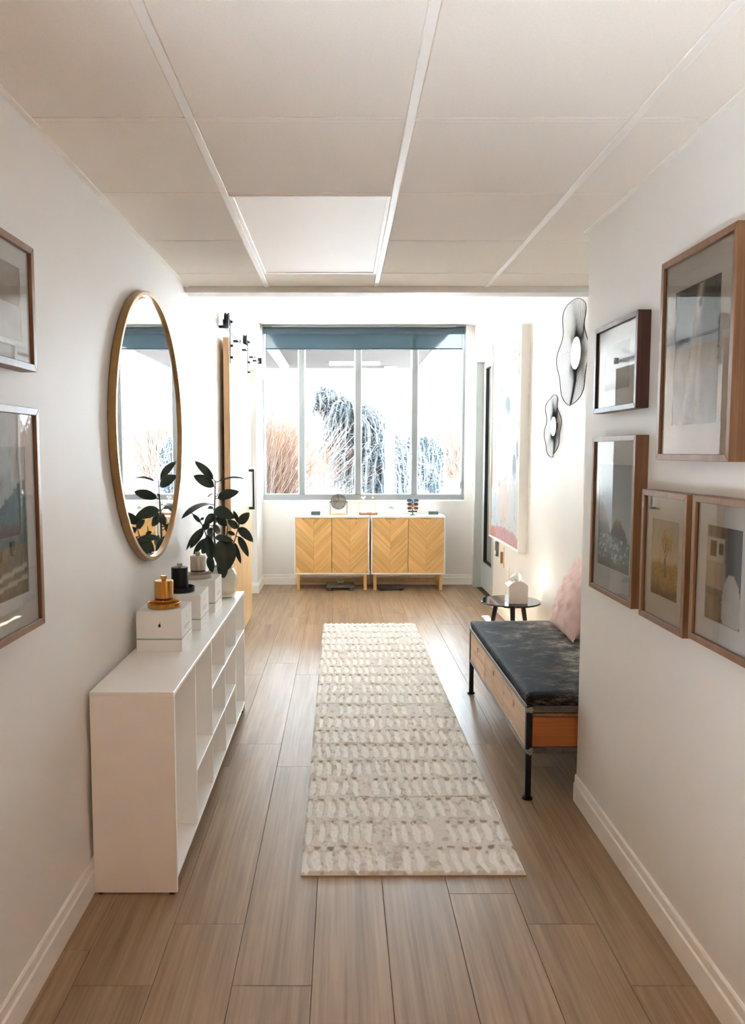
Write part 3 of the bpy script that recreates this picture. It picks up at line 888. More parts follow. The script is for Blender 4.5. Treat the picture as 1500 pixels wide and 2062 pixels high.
def art_hills(u, v):
    n = fbm(u * 7, v * 8, 5); n2 = fbm(u * 24, v * 30, 3)
    c = mixc(C(176, 198, 200), C(206, 214, 212), v)
    hill = v < .62 + .3 * (u - .5) + .12 * (n - .5)
    c = np.where(hill[:, None], mixc(C(74, 96, 98), C(116, 136, 134), n2), c)
    gr = v < .34 + .06 * (n - .5)
    c = np.where(gr[:, None], mixc(C(120, 102, 76), C(170, 148, 112), n2), c)
    pl = (np.abs(v - .11 - .08 * u) < .018) | (np.abs(v - .05 - .06 * u) < .014)
    c = np.where(pl[:, None], C(208, 196, 172), c)
    return srgb2lin(c)
def art_fog(u, v):
    n = fbm(u * 4, v * 5)
    return srgb2lin(mixc(C(206, 198, 184), C(190, 180, 164), n) + 0)

R_ = -PI / 2
GR = 'framed pictures on the right wall'
picture('tall oak frame with a dark photograph, largest and highest on the right wall', 0.452, 0.600, (RX - .0004, 2.166, 1.502), R_, M['frame'], .065, .075, .085, .085, art_drape, GR)
picture('small dark walnut frame, upper left of the group on the right wall', 0.432, 0.325, (RX - .0004, 2.785, 1.674), R_, M['walnut'], .075, .075, .06, .06, art_pale, GR)
picture('tall oak frame with a misty rocky coast, nearest the wall corner', 0.440, 0.592, (RX - .0004, 2.776, .992), R_, M['frame'], .04, .035, .085, .085, art_coast, GR)
picture('oak frame with a golden field and tree, between two frames in the lower row', 0.325, 0.418, (RX - .0004, 2.326, .988), R_, M['frame'], .045, .05, .07, .07, art_field, GR)
picture('oak frame with a figure in white beside a vehicle, cut by the right picture edge', 0.325, 0.408, (RX - .0004, 1.966, 1.000), R_, M['frame'], .052, .052, .058, .058, art_road, GR)
GL = 'framed pictures on the left wall'
picture('oak frame with a faded print high on the left wall', 0.432, 0.328, (LX + .0004, 1.868, 1.742), -R_, M['frame'], .05, .05, .05, .05, art_fog, GL)
picture('tall oak frame with teal hills, lower on the left wall', 0.446, 0.592, (LX + .0004, 1.861, 1.052), -R_, M['frame'], .055, .055, .085, .085, art_hills, GL)

# ---- round wall mirror
mr = thing('round_mirror', 'large round brass rimmed mirror on the left wall above the cubby shelf', 'mirror', (LX, 3.428, 1.631))
R = 0.592
MB().lathe([(R - .004, .0006), (R, .004), (R, .030), (R - .003, .033), (R - .017, .033), (R - .019, .030), (R - .019, .016), (R - .004, .010), (R - .004, .0006)], n=96, axis='X').build('rim', M['brassframe'], mr)
MB().lathe([(R - .005, .0010), (R - .005, .018), (R - .032, .0205), (0, .0205)], n=96, axis='X', smooth=False).build('mirror_glass', M['mirror'], mr)

# ---- white cubby shelf
SX0, SX1, SY0, SY1, SH = -0.855, -0.568, 2.515, 4.372, 0.716
sh = thing('cubby_shelf', 'long low white cubby shelf with open cells along the left wall', 'shelf', ((SX0 + SX1) / 2, (SY0 + SY1) / 2, 0))
cx, cyy = (SX0 + SX1) / 2, (SY0 + SY1) / 2
def sbox(nm, x0, x1, y0, y1, z0, z1):
    return MB().box(x0 - cx, x1 - cx, y0 - cyy, y1 - cyy, z0, z1).build(nm, M['white'], sh, bevel=.0012, seg=1)
th = .014
zb = .052
sbox('top', SX0, SX1, SY0, SY1, SH - th, SH)
sbox('end_panel', SX0, SX1, SY0, SY0 + th, .006, SH - th - .0002)
sbox('end_panel', SX0, SX1, SY1 - th, SY1, .006, SH - th - .0002)
sbox('bottom', SX0, SX1, SY0 + th, SY1 - th, zb, zb + th)
sbox('back', SX0, SX0 + .006, SY0 + th, SY1 - th, zb + th, SH - th - .0002)
cw = (SY1 - SY0 - th) / 5
ys = [SY0 + th / 2 + cw * k for k in range(6)]
for k in range(1, 5):
    sbox('divider', SX0 + .006, SX1, ys[k] - .005, ys[k] + .005, zb + th, SH - th - .0002)
z1 = zb + th; z2 = SH - th; zz = [z1 + (z2 - z1) / 3, z1 + 2 * (z2 - z1) / 3]
for k, lv in ((1, (0,)), (2, (0, 1)), (3, (0, 1)), (4, (1,))):
    for l in lv:
        sbox('cell_shelf', SX0 + .006, SX1, ys[k] + .005, ys[k + 1] - .005, zz[l] - .005, zz[l] + .005)
for x in (SX0 + .02, SX1 - .02):
    for y in (SY0 + .012, SY1 - .012):
        MB().lathe([(.011, 0.0), (.011, .0058)], (x - cx, y - cyy, 0), 14).build('foot', M['black'], sh)

# ---- boxes with a green band, each under a metal dispenser
BW, BD, BH = .185, .205, .165
def product_box(label, x1, y0, side_text):
    t = thing('product_box', label, 'box', (x1 - BW / 2, y0 + BD / 2, SH), 0, 'white boxes with a green band')
    hx, hy = BW / 2, BD / 2
    MB().box(-hx, hx, -hy, hy, 0.0003, .047).build('box_base', M['card'], t, bevel=.0012, seg=1)
    MB().box(-hx + .0018, hx - .0018, -hy + .0018, hy - .0018, .047, .0525).build('green_band', M['green'], t)
    MB().box(-hx, hx, -hy, hy, .0525, BH).build('box_lid', M['card'], t, bevel=.0012, seg=1)
    # drop-shaped mark with a dot, front and side
    drop = [(0, .0095)] + [(.0052 * math.sin(a) * (1.0), -.004 - .0052 * math.cos(a) + .002) for a in [PI * 0.62 + k * (-2 * PI * 0.62 / 12) for k in range(13)]][::-1]
    drop = [(a + .25 * max(0, c), c) for a, c in drop]
    dot = [(.0024 + .0016 * math.cos(2 * PI * k / 10), .0125 + .0016 * math.sin(2 * PI * k / 10)) for k in range(10)]
    b = MB()
    b.prism(drop, lambda a, c, d: (a + .002, d, c * 1.1 + .107), -hy - .0007, -hy - .0001)
    b.prism(dot, lambda a, c, d: (a + .002, d, c * 1.1 + .107), -hy - .0007, -hy - .0001)
    b.build('drop_mark', M['blackink'], t)
    b = MB()
    b.prism([(a * .7, c * .7) for a, c in drop], lambda a, c, d: (d, a, c + .125), hx + .0001, hx + .0007)
    for z, wd in ((.092, .05), (.086, .062), (.080, .04)):
        b.box(hx + .0001, hx + .0006, -wd, wd * .9, z, z + .0016)
    b.build('side_print', M['greyink'], t)
    return t
def dispenser(label, x, y, m, knobm, band):
    t = thing('metal_dispenser', label, 'dispenser', (x, y, SH + BH), 0, 'metal dispensers on white boxes')
    MB().lathe([(.060, .0002), (.067, .002), (.068, .022), (.0655, .0235), (.064, .021), (.063, .007), (0, .007)], n=56).build('saucer', m, t)
    zc = .0072
    if band:
        MB().lathe([(.037, zc), (.0385, zc + .001), (.0385, zc + .0255)], n=48).build('canister_base', m, t)
        MB().lathe([(.0372, zc + .0255), (.0372, zc + .0345)], n=48).build('band', M['bandbrown'], t)
        MB().lathe([(.0385, zc + .0345), (.0385, zc + .104), (.0375, zc + .1055), (0, zc + .1055)], n=48).build('canister', m, t)
    else:
        MB().lathe([(.037, zc), (.0385, zc + .001), (.0385, zc + .104), (.0375, zc + .1055), (0, zc + .1055)], n=48).build('canister', m, t)
    MB().lathe([(.008, zc + .1056), (.008, zc + .1085), (.0125, zc + .109), (.0128, zc + .124), (.0115, zc + .1255), (0, zc + .1255)], n=32).build('knob', knobm, t)
    return t
bx = [(-.650, 3.040), (-.640, 3.405), (-.636, 3.775)]
product_box('white box with black drop mark under the gold dispenser', bx[0][0], bx[0][1], 1)
product_box('white box under the black dispenser, middle of the three', bx[1][0], bx[1][1], 1)
product_box('white box under the silver dispenser, nearest the plant', bx[2][0], bx[2][1], 1)
dispenser('polished gold dispenser with knob and saucer on the nearest box', -.740, 3.128, M['gold'], M['gold'], True)
dispenser('black metal dispenser with knob and saucer on the middle box', -.750, 3.485, M['blackmatte'], M['silver'], False)
dispenser('brushed silver dispenser with knob and saucer beside the plant', -.738, 3.865, M['silver'], M['silver'], True)

# ---- rubber plant
px_, py_ = -.672, 4.215
pl = thing('rubber_plant', 'dark-leaved rubber plant in a cream pot on the far end of the shelf', 'plant', (px_, py_, SH))
MB().lathe([(.050, .0002), (.072, .006), (.080, .020), (.078, .024), (.070, .014), (.045, .010), (0, .010)], n=44).build('saucer', M['ceramic'], pl)
MB().lathe([(.052, .0104), (.068, .024), (.084, .060), (.089, .092), (.084, .125), (.072, .150), (.062, .162), (.064, .172), (.058, .172), (.056, .160), (.066, .145), (0, .143)], n=48).build('pot', M['ceramic'], pl)
MB().lathe([(.060, .1435), (.055, .151), (.02, .155), (0, .154)], n=28).build('soil', M['soil'], pl)
LEAVES = [
(-0.704,4.170,1.374, -0.798,4.140,1.482, 0.038),
(-0.700,4.170,1.335, -0.804,4.130,1.403, 0.052),
(-0.677,4.170,1.363, -0.535,4.220,1.387, 0.021),
(-0.683,4.170,1.271, -0.562,4.150,1.316, 0.048),
(-0.682,4.190,1.290, -0.721,4.070,1.291, 0.013),
(-0.723,4.160,1.242, -0.848,4.003,1.188, 0.042),
(-0.700,4.150,1.209, -0.580,4.090,1.175, 0.059),
(-0.709,4.190,1.212, -0.754,4.250,1.216, 0.017),
(-0.698,4.170,1.184, -0.743,4.100,1.132, 0.040),
(-0.568,4.190,1.126, -0.509,4.170,1.196, 0.044),
(-0.571,4.190,1.130, -0.605,4.230,1.203, 0.020),
(-0.574,4.170,1.104, -0.623,4.130,1.159, 0.036),
(-0.570,4.170,1.108, -0.484,4.120,1.042, 0.044),
(-0.570,4.170,1.060, -0.512,4.140,0.957, 0.034),
(-0.597,4.200,1.024, -0.565,4.220,0.905, 0.024),
(-0.635,4.110,1.058, -0.629,4.060,0.888, 0.107),
(-0.695,4.140,1.059, -0.584,4.070,1.053, 0.034),
(-0.734,4.130,1.070, -0.706,4.080,0.940, 0.048),
(-0.761,4.160,1.101, -0.828,4.120,1.006, 0.036),
(-0.772,4.200,1.105, -0.848,4.106,1.001, 0.023),
(-0.751,4.190,1.047, -0.821,4.170,0.964, 0.031),
(-0.733,4.170,1.128, -0.764,4.140,1.099, 0.033),
(-0.777,4.160,1.137, -0.821,4.170,1.187, 0.020),
(-0.823,4.160,1.188, -0.848,4.109,1.185, 0.012),
(-0.696,4.190,1.166, -0.637,4.220,1.118, 0.042),
(-0.718,4.210,1.104, -0.754,4.250,1.059, 0.028),
(-0.737,4.190,0.948, -0.714,4.150,0.865, 0.038),
(-0.749,4.220,1.001, -0.785,4.230,0.959, 0.034),
(-0.653,4.090,0.923, -0.636,4.060,0.849, 0.050),
(-0.639,4.220,1.078, -0.597,4.240,1.063, 0.021),
(-0.778,4.170,1.150, -0.762,4.190,1.164, 0.013),
(-0.682,4.220,1.171, -0.623,4.310,1.184, 0.028),
(-0.716,4.230,1.162, -0.717,4.330,1.120, 0.032),
(-0.721,4.230,1.122, -0.703,4.340,1.057, 0.032),
(-0.731,4.240,1.080, -0.760,4.350,0.985, 0.032),
(-0.672,4.250,1.059, -0.639,4.350,0.964, 0.036),
]
STEMS = [[(-0.69, 4.17, 0.911), (-0.7, 4.17, 1.007), (-0.704, 4.17, 1.068), (-0.702, 4.17, 1.168), (-0.698, 4.17, 1.247), (-0.695, 4.17, 1.327), (-0.694, 4.17, 1.367)],
         [(-0.69, 4.17, 0.911), (-0.713, 4.17, 0.995), (-0.746, 4.17, 1.062), (-0.767, 4.17, 1.12), (-0.782, 4.17, 1.144), (-0.823, 4.17, 1.188)],
         [(-0.69, 4.17, 0.911), (-0.645, 4.17, 0.967), (-0.592, 4.17, 1.033), (-0.574, 4.17, 1.096), (-0.566, 4.17, 1.126)],
         [(-0.69, 4.17, 0.911), (-0.653, 4.17, 1.007), (-0.632, 4.17, 1.08), (-0.627, 4.17, 1.116)]]
def rel(p): return (p[0] - px_, p[1] - py_, p[2] - SH)
for i, st in enumerate(STEMS):
    p = [Vector(rel(q)) for q in st]
    p[0] = Vector((.0 + .012 * (i - 1.5), .004 * i, .150))
    pp = []
    for a, b_ in zip(p[:-1], p[1:]):
        for k in range(3): pp.append(a.lerp(b_, k / 3))
    pp.append(p[-1])
    rr = [(.0062 if i == 0 else .0044) * (1 - .55 * k / (len(pp) - 1)) for k in range(len(pp))]
    MB().tube(pp, rr, 8).build('stem', M['stem'], pl)
allst = [Vector(rel(q)) for st in STEMS for q in st]
def leaf(B, T, wd, seed):
    rn = random.Random(seed)
    B, T = Vector(B), Vector(T)
    ax = T - B; Ln = ax.length; d = ax.normalized()
    view = Vector((.15, -1, .32))
    if wd / Ln < .26: view = Vector((rn.uniform(-.3, .3), -.45, 1.0))
    nrm = (view - d * view.dot(d)).normalized()
    side = d.cross(nrm)
    nu, nv = 4, 9
    vs = []; fs = []
    for j in range(nv + 1):
        t = j / nv
        prof = (math.sin(PI * min(1, t * 1.0) ** .92)) ** .62 * (1 - .12 * t) if 0 < t < 1 else 0.0
        prof = max(prof, .03)
        cen = B + d * (Ln * t) + nrm * (Ln * (.10 * math.sin(PI * t) - .03 * t)) + Vector((0, 0, -Ln * .05 * t * t))
        hwid = wd * .52 * prof
        for i in range(-nu, nu + 1):
            s = i / nu
            fold = .10 * abs(s) ** 1.3 - .07 * abs(s) ** 3
            p = cen + side * (hwid * s) + nrm * (hwid * (fold * 2.2 - .1 * math.sin(7 * t + seed) * s))
            vs.append(p)
    k = 2 * nu + 1
    for j in range(nv):
        for i in range(k - 1):
            a = j * k + i
            fs.append((a, a + 1, a + k + 1, a + k))
    b = MB(); b.add(vs, fs, True)
    # petiole to the nearest point of a stem
    best = None
    for st in STEMS:
        for q0, q1 in zip(st[:-1], st[1:]):
            a0, a1 = Vector(rel(q0)), Vector(rel(q1)); sg = a1 - a0
            tt = max(0, min(1, (B - a0).dot(sg) / sg.length_squared)); c = a0 + sg * tt
            c = c + Vector((0, 0, -.012)) * (1 if (c - B).length > .02 else 0)
            if best is None or (c - B).length < (best - B).length: best = c
    if (best - B).length > .003:
        mid = best.lerp(B, .5) + Vector((0, 0, -.004))
        b.tube([best, mid, B + d * (Ln * .03)], [.0022, .0020, .0016], 5)
    o = b.build('leaf', M['leaf'], pl)
    md = o.modifiers.new('thickness', 'SOLIDIFY'); md.thickness = .0007
    return o
for i, q in enumerate(LEAVES):
    leaf(rel(q[0:3]), rel(q[3:6]), q[6] * 1.18, i)

# ---- sliding barn door with its rail
def clip(poly, nx, nz, d):
    """keep the side nx*x+nz*z <= d"""
    out = []
    for i in range(len(poly)):
        a, b_ = poly[i], poly[(i + 1) % len(poly)]
        da, db = nx * a[0] + nz * a[1] - d, nx * b_[0] + nz * b_[1] - d
        if da <= 0: out.append(a)
        if da * db < 0:
            t = da / (da - db); out.append((a[0] + t * (b_[0] - a[0]), a[1] + t * (b_[1] - a[1])))
    res = []
    for p in out:
        if not res or (abs(p[0] - res[-1][0]) + abs(p[1] - res[-1][1])) > 1e-6: res.append(p)
    return res
def chevron(W, H, step, slope, gap):
    """V-shaped boards in a W x H rectangle centred on x: returns clipped outlines"""
    out = []
    for sgn in (-1, 1):
        # boards fall towards the centre line: z = slope*|x| + c
        ln = math.hypot(slope, 1)
        c = -slope * W / 2 - step
        while c < H:
            x0, x1 = (-W / 2, -gap / 2) if sgn < 0 else (gap / 2, W / 2)
            p = [(x0, 0), (x1, 0), (x1, H), (x0, H)]
            g = gap / 2 * ln
            # z - slope*|x| >= c+g   and <= c+step-g
            p = clip(p, slope * sgn, -1, -(c + g)) if p else p
            p = clip(p, -slope * sgn, 1, c + step - g) if len(p) > 2 else p
            if len(p) > 2:
                ar = abs(sum(p[i][0] * p[(i + 1) % len(p)][1] - p[(i + 1) % len(p)][0] * p[i][1] for i in range(len(p)))) / 2
                if ar > 2e-4: out.append((sgn, p))
            c += step
    return out
BDY0, BDY1, BZ0, BZ1 = 5.68, 6.955, .014, 2.365
bd = thing('barn_door', 'light oak sliding barn door with chevron boards hanging on the left wall', 'door', (LX2 + .0525, (BDY0 + BDY1) / 2, BZ0))
bw, bh = BDY1 - BDY0, BZ1 - BZ0
MB().box(-.0225, .0165, -bw / 2, bw / 2, 0, bh).build('door_panel', M['oak'], bd, bevel=.001, seg=1)
M['oakL'] = wood('oak_board_left', [(0.3, (196, 150, 98)), (0.5, (216, 174, 122)), (0.7, (232, 196, 148))], 'Z', rough=0.32, freq=18, length=0.06, rnd=0.06, bump=0.06)
for sgn, p in chevron(bw - .006, bh - .006, .30, 1.9, .003):
    MB().prism(p, lambda a, c, d: (d, a, c + .003), .0167, .0225).build('door_board', M['oakL'], bd)
b = MB()
hy = 6.80 - (BDY0 + BDY1) / 2
b.box(.0228, .072, hy - .012, hy + .012, 1.345 - BZ0, 1.367 - BZ0); b.box(.0228, .072, hy - .012, hy + .012, 1.008 - BZ0, 1.030 - BZ0)
b.box(.056, .072, hy - .012, hy + .012, 1.030 - BZ0, 1.345 - BZ0)
b.build('pull_handle', M['black'], bd, bevel=.0015, seg=1)
RZ = 2.452
for yy in (5.735, 6.80):
    y = yy - (BDY0 + BDY1) / 2
    hg = MB().box(.0228, .0278, y - .022, y + .022, 2.175 - BZ0, 2.50 - BZ0).build('hanger_strap', M['black'], bd, bevel=.001, seg=1)
    b = MB()
    b.lathe([(.044, -.019), (.048, -.017), (.048, -.009), (.040, -.006), (.040, .004), (.048, .007), (.048, .015), (.044, .017)], (.004, y, RZ + .052 - BZ0), 28, axis='X')
    b.build('roller', M['black'], hg)
    b = MB()
    for z in (2.225, 2.31, 2.505 - .02):
        b.lathe([(.011, .0279), (.011, .034), (.0095, .044), (0, .045)], (0, y, z - BZ0), 6, axis='X', smooth=False)
    b.build('bolt', M['black'], hg)
rl = thing('barn_door_rail', 'black flat steel rail with stops above the sliding barn door', 'rail', (LX2, 6.80, RZ))
MB().box(.047, .055, -1.20, 1.16, -.020, .020 - .016).build('track', M['black'], rl, bevel=.001, seg=1)
for y in (-1.10, -.36, .20, .72, 1.02):
    MB().lathe([(.010, .0002), (.010, .0468)], (0, y, -.008), 12, axis='X').build('standoff', M['black'], rl)
    MB().lathe([(.012, .0552), (.011, .063), (0, .064)], (0, y, -.008), 6, axis='X', smooth=False).build('bolt_head', M['black'], rl)
for y in (-1.17, 1.13):
    MB().box(.040, .082, y - .018, y + .018, -.030, .032).build('end_stop', M['black'], rl, bevel=.002, seg=1)

# ================================================================== cabinets under the window
CABY0, CABY1, CZ0, CZ1 = 8.27, 8.622, .176, .818
def cabinet(label, X0, X1):
    xc, yc = (X0 + X1) / 2, (CABY0 + CABY1) / 2
    t = thing('chevron_cabinet', label, 'cabinet', (xc, yc, 0), 0, 'cabinets with chevron doors')
    W = X1 - X0; hx = W / 2; f, k = CABY0 - yc, CABY1 - yc
    b = MB(); th = .016
    b.box(-hx, hx, f, k, CZ1 - .018, CZ1); b.box(-hx, hx, f, k, CZ0, CZ0 + .018)
    b.box(-hx, -hx + th, f, k, CZ0 + .018, CZ1 - .018); b.box(hx - th, hx, f, k, CZ0 + .018, CZ1 - .018)
    b.box(-hx + th, hx - th, k - .008, k, CZ0 + .018, CZ1 - .018)
    b.build('body', M['white'], t, bevel=.0015, seg=1)
    z0, z1 = CZ0 + .0195, CZ1 - .020
    dw = (W - 2 * th - .003 - .004) / 2
    for s in (-1, 1):
        xd = s * (dw / 2 + .002)
        dd = MB().box(-dw / 2, dw / 2, 0, .012, 0, z1 - z0).build('door', M['gapwood'], t, loc=(xd, f + .006, z0))
        for sgn, p in chevron(dw - .002, z1 - z0 - .002, .066, 1.0, .0014):
            MB().prism(p, lambda a, c, d: (a, d, c + .001), -.0055, -.0001).build('door_slat', M['pineL'] if sgn < 0 else M['pineR'], dd)
        b = MB(); b.box(-.055, .055, -.0085, -.0056, z1 - z0 - .012, z1 - z0 - .001)
        b.build('edge_pull', M['pull'], dd, bevel=.0008, seg=1)
    # base: four legs, top rails, low stretchers
    zt = CZ0 - .0003
    for sx in (-1, 1):
        for y in (f + .012, k - .045):
            x = sx * (hx - .045)
            MB().box(x - .017, x + .017, y, y + .034, 0.0003, zt - .0005).build('leg', M['pineleg'], t, bevel=.002, seg=1)
        x = sx * (hx - .045)
        MB().box(x - .013, x + .013, f + .046, k - .045, .040, .064).build('side_stretcher', M['pineleg'], t, bevel=.001, seg=1)
    MB().box(-hx + .062, hx - .062, f + .016, f + .040, zt - .020, zt).build('top_rail', M['pineleg'], t, bevel=.001, seg=1)
    MB().box(-hx + .062, hx - .062, k - .041, k - .017, .040, .078).build('rear_stretcher', M['pineleg'], t, bevel=.001, seg=1)
    return t
PST = [(0.3, (206, 154, 84)), (0.5, (234, 186, 116)), (0.7, (246, 208, 148))]
M['pineL'] = wood('pine_slat_left', PST, 'X', rough=.42, freq=26, length=.05, rnd=.09, bump=.08, knots=True, rot=-PI / 4)
M['pineR'] = wood('pine_slat_right', PST, 'X', rough=.42, freq=26, length=.05, rnd=.09, bump=.08, knots=True, rot=PI / 4)
M['gapwood'] = mat('slat_joint', (150, 104, 56), .7)
M['pull'] = mat('brass_pull', (196, 168, 110), .35, metal=.6)
cabinet('left chevron door cabinet under the window with the round vanity mirror on it', -.522, .304)
cabinet('right chevron door cabinet under the window with the sunglasses on it', .322, 1.136)
CT = CZ1

# ---- things on the cabinets
t = thing('tissue_cover', 'small white tissue cover on the left end of the cabinets, behind a slate block', 'tissue box', (-.335, 8.52, CT))
MB().prism([(-.060, .0003), (.050, .0003), (.046, .072), (.020, .118), (-.026, .122), (-.056, .100)], lambda a, c, d: (a, d, c), -.045, .045).build('cover', M['white'], t, bevel=.006)
def tissue(name, parent, loc, s=1.0, seed=1):
    rn = random.Random(seed); vs = []; fs = []; n = 18; m = 7
    for j in range(m + 1):
        h = j / m
        for i in range(n):
            q = 2 * PI * i / n
            r = (.012 + .026 * math.sin(PI * min(1, h * 1.05)) ** .8 * (1 - .45 * h)) * (1 + .38 * math.sin(3 * q + 1.6 * h + seed) + .16 * math.sin(7 * q + seed * 2))
            vs.append((loc[0] + s * (r * math.cos(q) + .012 * h * h), loc[1] + s * r * .8 * math.sin(q), loc[2] + s * (.066 * h + .012 * h * math.sin(2 * q + seed))))
    for j in range(m):
        for i in range(n):
            i2 = (i + 1) % n
            fs.append((j * n + i, j * n + i2, (j + 1) * n + i2, (j + 1) * n + i))
    fs.append(tuple(m * n + i for i in range(n)))
    return MB().add(vs, fs, True).build(name, M['tissue'], parent)
tissue('tissue', t, (-.012, 0, .112), .62, 3)
t = thing('slate_block', 'dark slate block in front of the white tissue cover', 'block', (-.290, 8.43, CT))
b = MB().box(-.050, .050, -.02, .02, .0003, .040); b.build('stone', M['slate'], t, bevel=.003)
MB().box(-.040, .040, -.004, .004, .0402, .0415).build('slot', M['gasket'], t)
# vanity mirror
t = thing('vanity_mirror', 'round black rimmed vanity mirror on a wooden base on the left cabinet', 'mirror', (-.036, 8.45, CT))
MB().box(-.088, .088, -.035, .035, .0003, .017).build('base', M['pineleg'], t, bevel=.003)
b = MB(); zc = .148; r = .086
for s in (-1, 1):
    b.tube([(s * .0935, 0, .004), (s * .0935, 0, zc)], .0024, 8)
    b.box(min(s * .088, s * .094), max(s * .088, s * .094), -.003, .003, .003, .009)
b.build('fork', M['blackmatte'], t)
for s in (-1, 1):
    MB().lathe([(.006, -.006), (.006, .006)], (s * .0935, 0, zc), 14, axis='X').build('pivot_knob', M['blackmatte'], t)
tl = .10
hd = MB().lathe([(r - .004, -.006), (r, -.004), (r, .004), (r - .004, .006), (0, .006)], n=56, axis='Y').build('mirror_rim', M['blackmatte'], t, loc=(0, 0, zc))
hd.rotation_euler = (-.185, 0, 0)
gl = MB().lathe([(0, -.0062), (r - .0045, -.0062)], n=56, axis='Y', smooth=False).build('mirror_glass', M['mirror'], hd)
# walnut tray with two cards and earrings on a thin gold stand
t = thing('walnut_tray', 'small walnut display tray on the joint between the cabinets', 'tray', (.296, 8.45, CT))
b = MB(); b.box(-.103, .103, -.03, .03, .0003, .014)
b.box(-.103, .103, -.03, -.025, .014, .024); b.box(-.103, .103, .025, .03, .014, .024); b.box(-.103, -.098, -.025, .025, .014, .024); b.box(.098, .103, -.025, .025, .014, .024)
b.build('board', M['walnuttray'], t, bevel=.0015, seg=1)
for nm, lab, x, wx, h, rot, tilt in (('display_card', 'wider white card leaning on the left of the walnut tray', .248, .062, .058, -.30, .25), ('display_card', 'narrow white card leaning on the right of the walnut tray', .352, .036, .062, .35, .25)):
    o = MB().box(-wx / 2, wx / 2, -.001, .001, 0, h).build(nm, M['card'], None, bevel=.0004, seg=1)
    o.location = (x, 8.437, CT + .0145); o.rotation_euler = (-tilt, rot * .5, rot * .6)
    tag(o, lab, 'card', 'display cards on the tray')
t = thing('jewelry_stand', 'thin gold wire jewelry stand with white earrings behind the walnut tray', 'jewelry stand', (.290, 8.53, CT))
b = MB(); wv = M['goldwire'] = mat('gold_wire', (226, 184, 120), .3, metal=.9)
r = .0016
b.tube([(-.095, 0, .001), (-.095, 0, .258), (.093, 0, .258), (.093, 0, .001)], r, 6)
b.tube([(-.095, 0, .002), (.093, 0, .002)], r, 6)
b.tube([(-.095, -.03, .0018), (-.095, .03, .0018)], r, 6); b.tube([(.093, -.03, .0018), (.093, .03, .0018)], r, 6)
b.build('wire_frame', wv, t)
for i, (x, l) in enumerate(((-.062, .055), (-.044, .070), (-.030, .052), (.058, .06))):
    b = MB(); b.tube([(x, 0, .257), (x, 0, .257 - l)], .0008, 5); b.lathe([(0, -.012), (.009, -.006), (.011, 0), (.006, .009), (0, .012)], (x, 0, .247 - l), 12)
    b.build('earring', M['card'], t)
# white jar
t = thing('ceramic_jar', 'round white jar with a pale green lid on the right cabinet', 'jar', (.556, 8.44, CT))
MB().lathe([(.040, .0003), (.051, .006), (.053, .030), (.050, .055), (.040, .070), (.030, .074), (0, .074)], n=40).build('body', M['ceramicw'] if 'ceramicw' in M else M['white'], t)
MB().lathe([(.029, .0742), (.031, .080), (.028, .088), (.012, .091), (.010, .099), (0, .101)], n=32).build('lid', M['palegreen'] if 'palegreen' in M else M['green'], t)
# sunglasses stand with three pairs
t = thing('sunglasses_stand', 'black stand holding three pairs of sunglasses on the right cabinet', 'stand', (.788, 8.42, CT))
MB().box(-.030, .030, -.025, .025, .0003, .006).build('foot', M['black'], t, bevel=.001)
MB().box(-.005, .005, -.004, .004, .006, .170).build('stem', M['black'], t)
MB().box(-.050, .050, -.014, .010, .036, .050).build('crossbar', M['black'], t, bevel=.001)
for z in (.102, .146):
    MB().box(-.030, .030, -.010, -.004, z - .004, z + .004).build('crossbar', M['black'], t)
def sunglasses(label, z, fcol, lcol, wx):
    fm = mat('sunglass_frame', fcol, .25, var=.05); lm = mat('sunglass_lens', lcol, .08, spec=.6, var=.05)
    g = thing('sunglasses', label, 'sunglasses', (.788, 8.398, CT + z), 0, 'sunglasses on the stand')
    for s in (-1, 1):
        n = 24; out = []; inn = []
        for k in range(n):
            q = 2 * PI * k / n
            a, c = math.cos(q), math.sin(q)
            sx = abs(a) ** .75 * (1 if a > 0 else -1); sz = abs(c) ** .75 * (1 if c > 0 else -1)
            out.append((s * wx * .53 + sx * wx * .46, sz * .021)); inn.append((s * wx * .53 + sx * (wx * .46 - .0045), sz * .0165))
        vs = [(a, -.002, c) for a, c in out] + [(a, -.002, c) for a, c in inn] + [(a, .002, c) for a, c in out] + [(a, .002, c) for a, c in inn]
        fs = []
        for k in range(n):
            j = (k + 1) % n
            fs += [(k, j, n + j, n + k), (2 * n + j, 2 * n + k, 3 * n + k, 3 * n + j), (j, k, 2 * n + k, 2 * n + j), (n + k, n + j, 3 * n + j, 3 * n + k)]
        MB().add(vs, fs).build('rim', fm, g)
        MB().prism(inn, lambda a, c, d: (a, d, c), -.0006, .0006).build('lens', lm, g)
        MB().tube([(s * wx * .99, .001, .006), (s * wx * 1.01, .02, .006), (s * wx * .97, .10, .004), (s * wx * .94, .125, -.012)], .002, 6).build('temple', fm, g)
    MB().tube([(-wx * .10, 0, .004), (0, -.002, .008), (wx * .10, 0, .004)], .0022, 6).build('bridge', fm, g)
sunglasses('top pair of sunglasses, blue lenses in pale frames', .167, (170, 200, 214), (70, 96, 120), .070)
sunglasses('middle pair of sunglasses, brown lenses in tan frames', .1235, (206, 170, 150), (92, 60, 46), .064)
sunglasses('bottom pair of sunglasses, brown lenses in white frames', .080, (240, 226, 214), (110, 66, 50), .066)
# card holder
t = thing('card_holder', 'slate green block holding a white card, right end of the cabinets', 'card holder', (1.028, 8.50, CT))
MB().box(-.054, .054, -.02, .02, .0003, .036).build('stone', M['slate'], t, bevel=.003)
MB().box(-.030, .026, -.001, .001, .0362, .100).build('card', M['card'], t, bevel=.0004, seg=1)

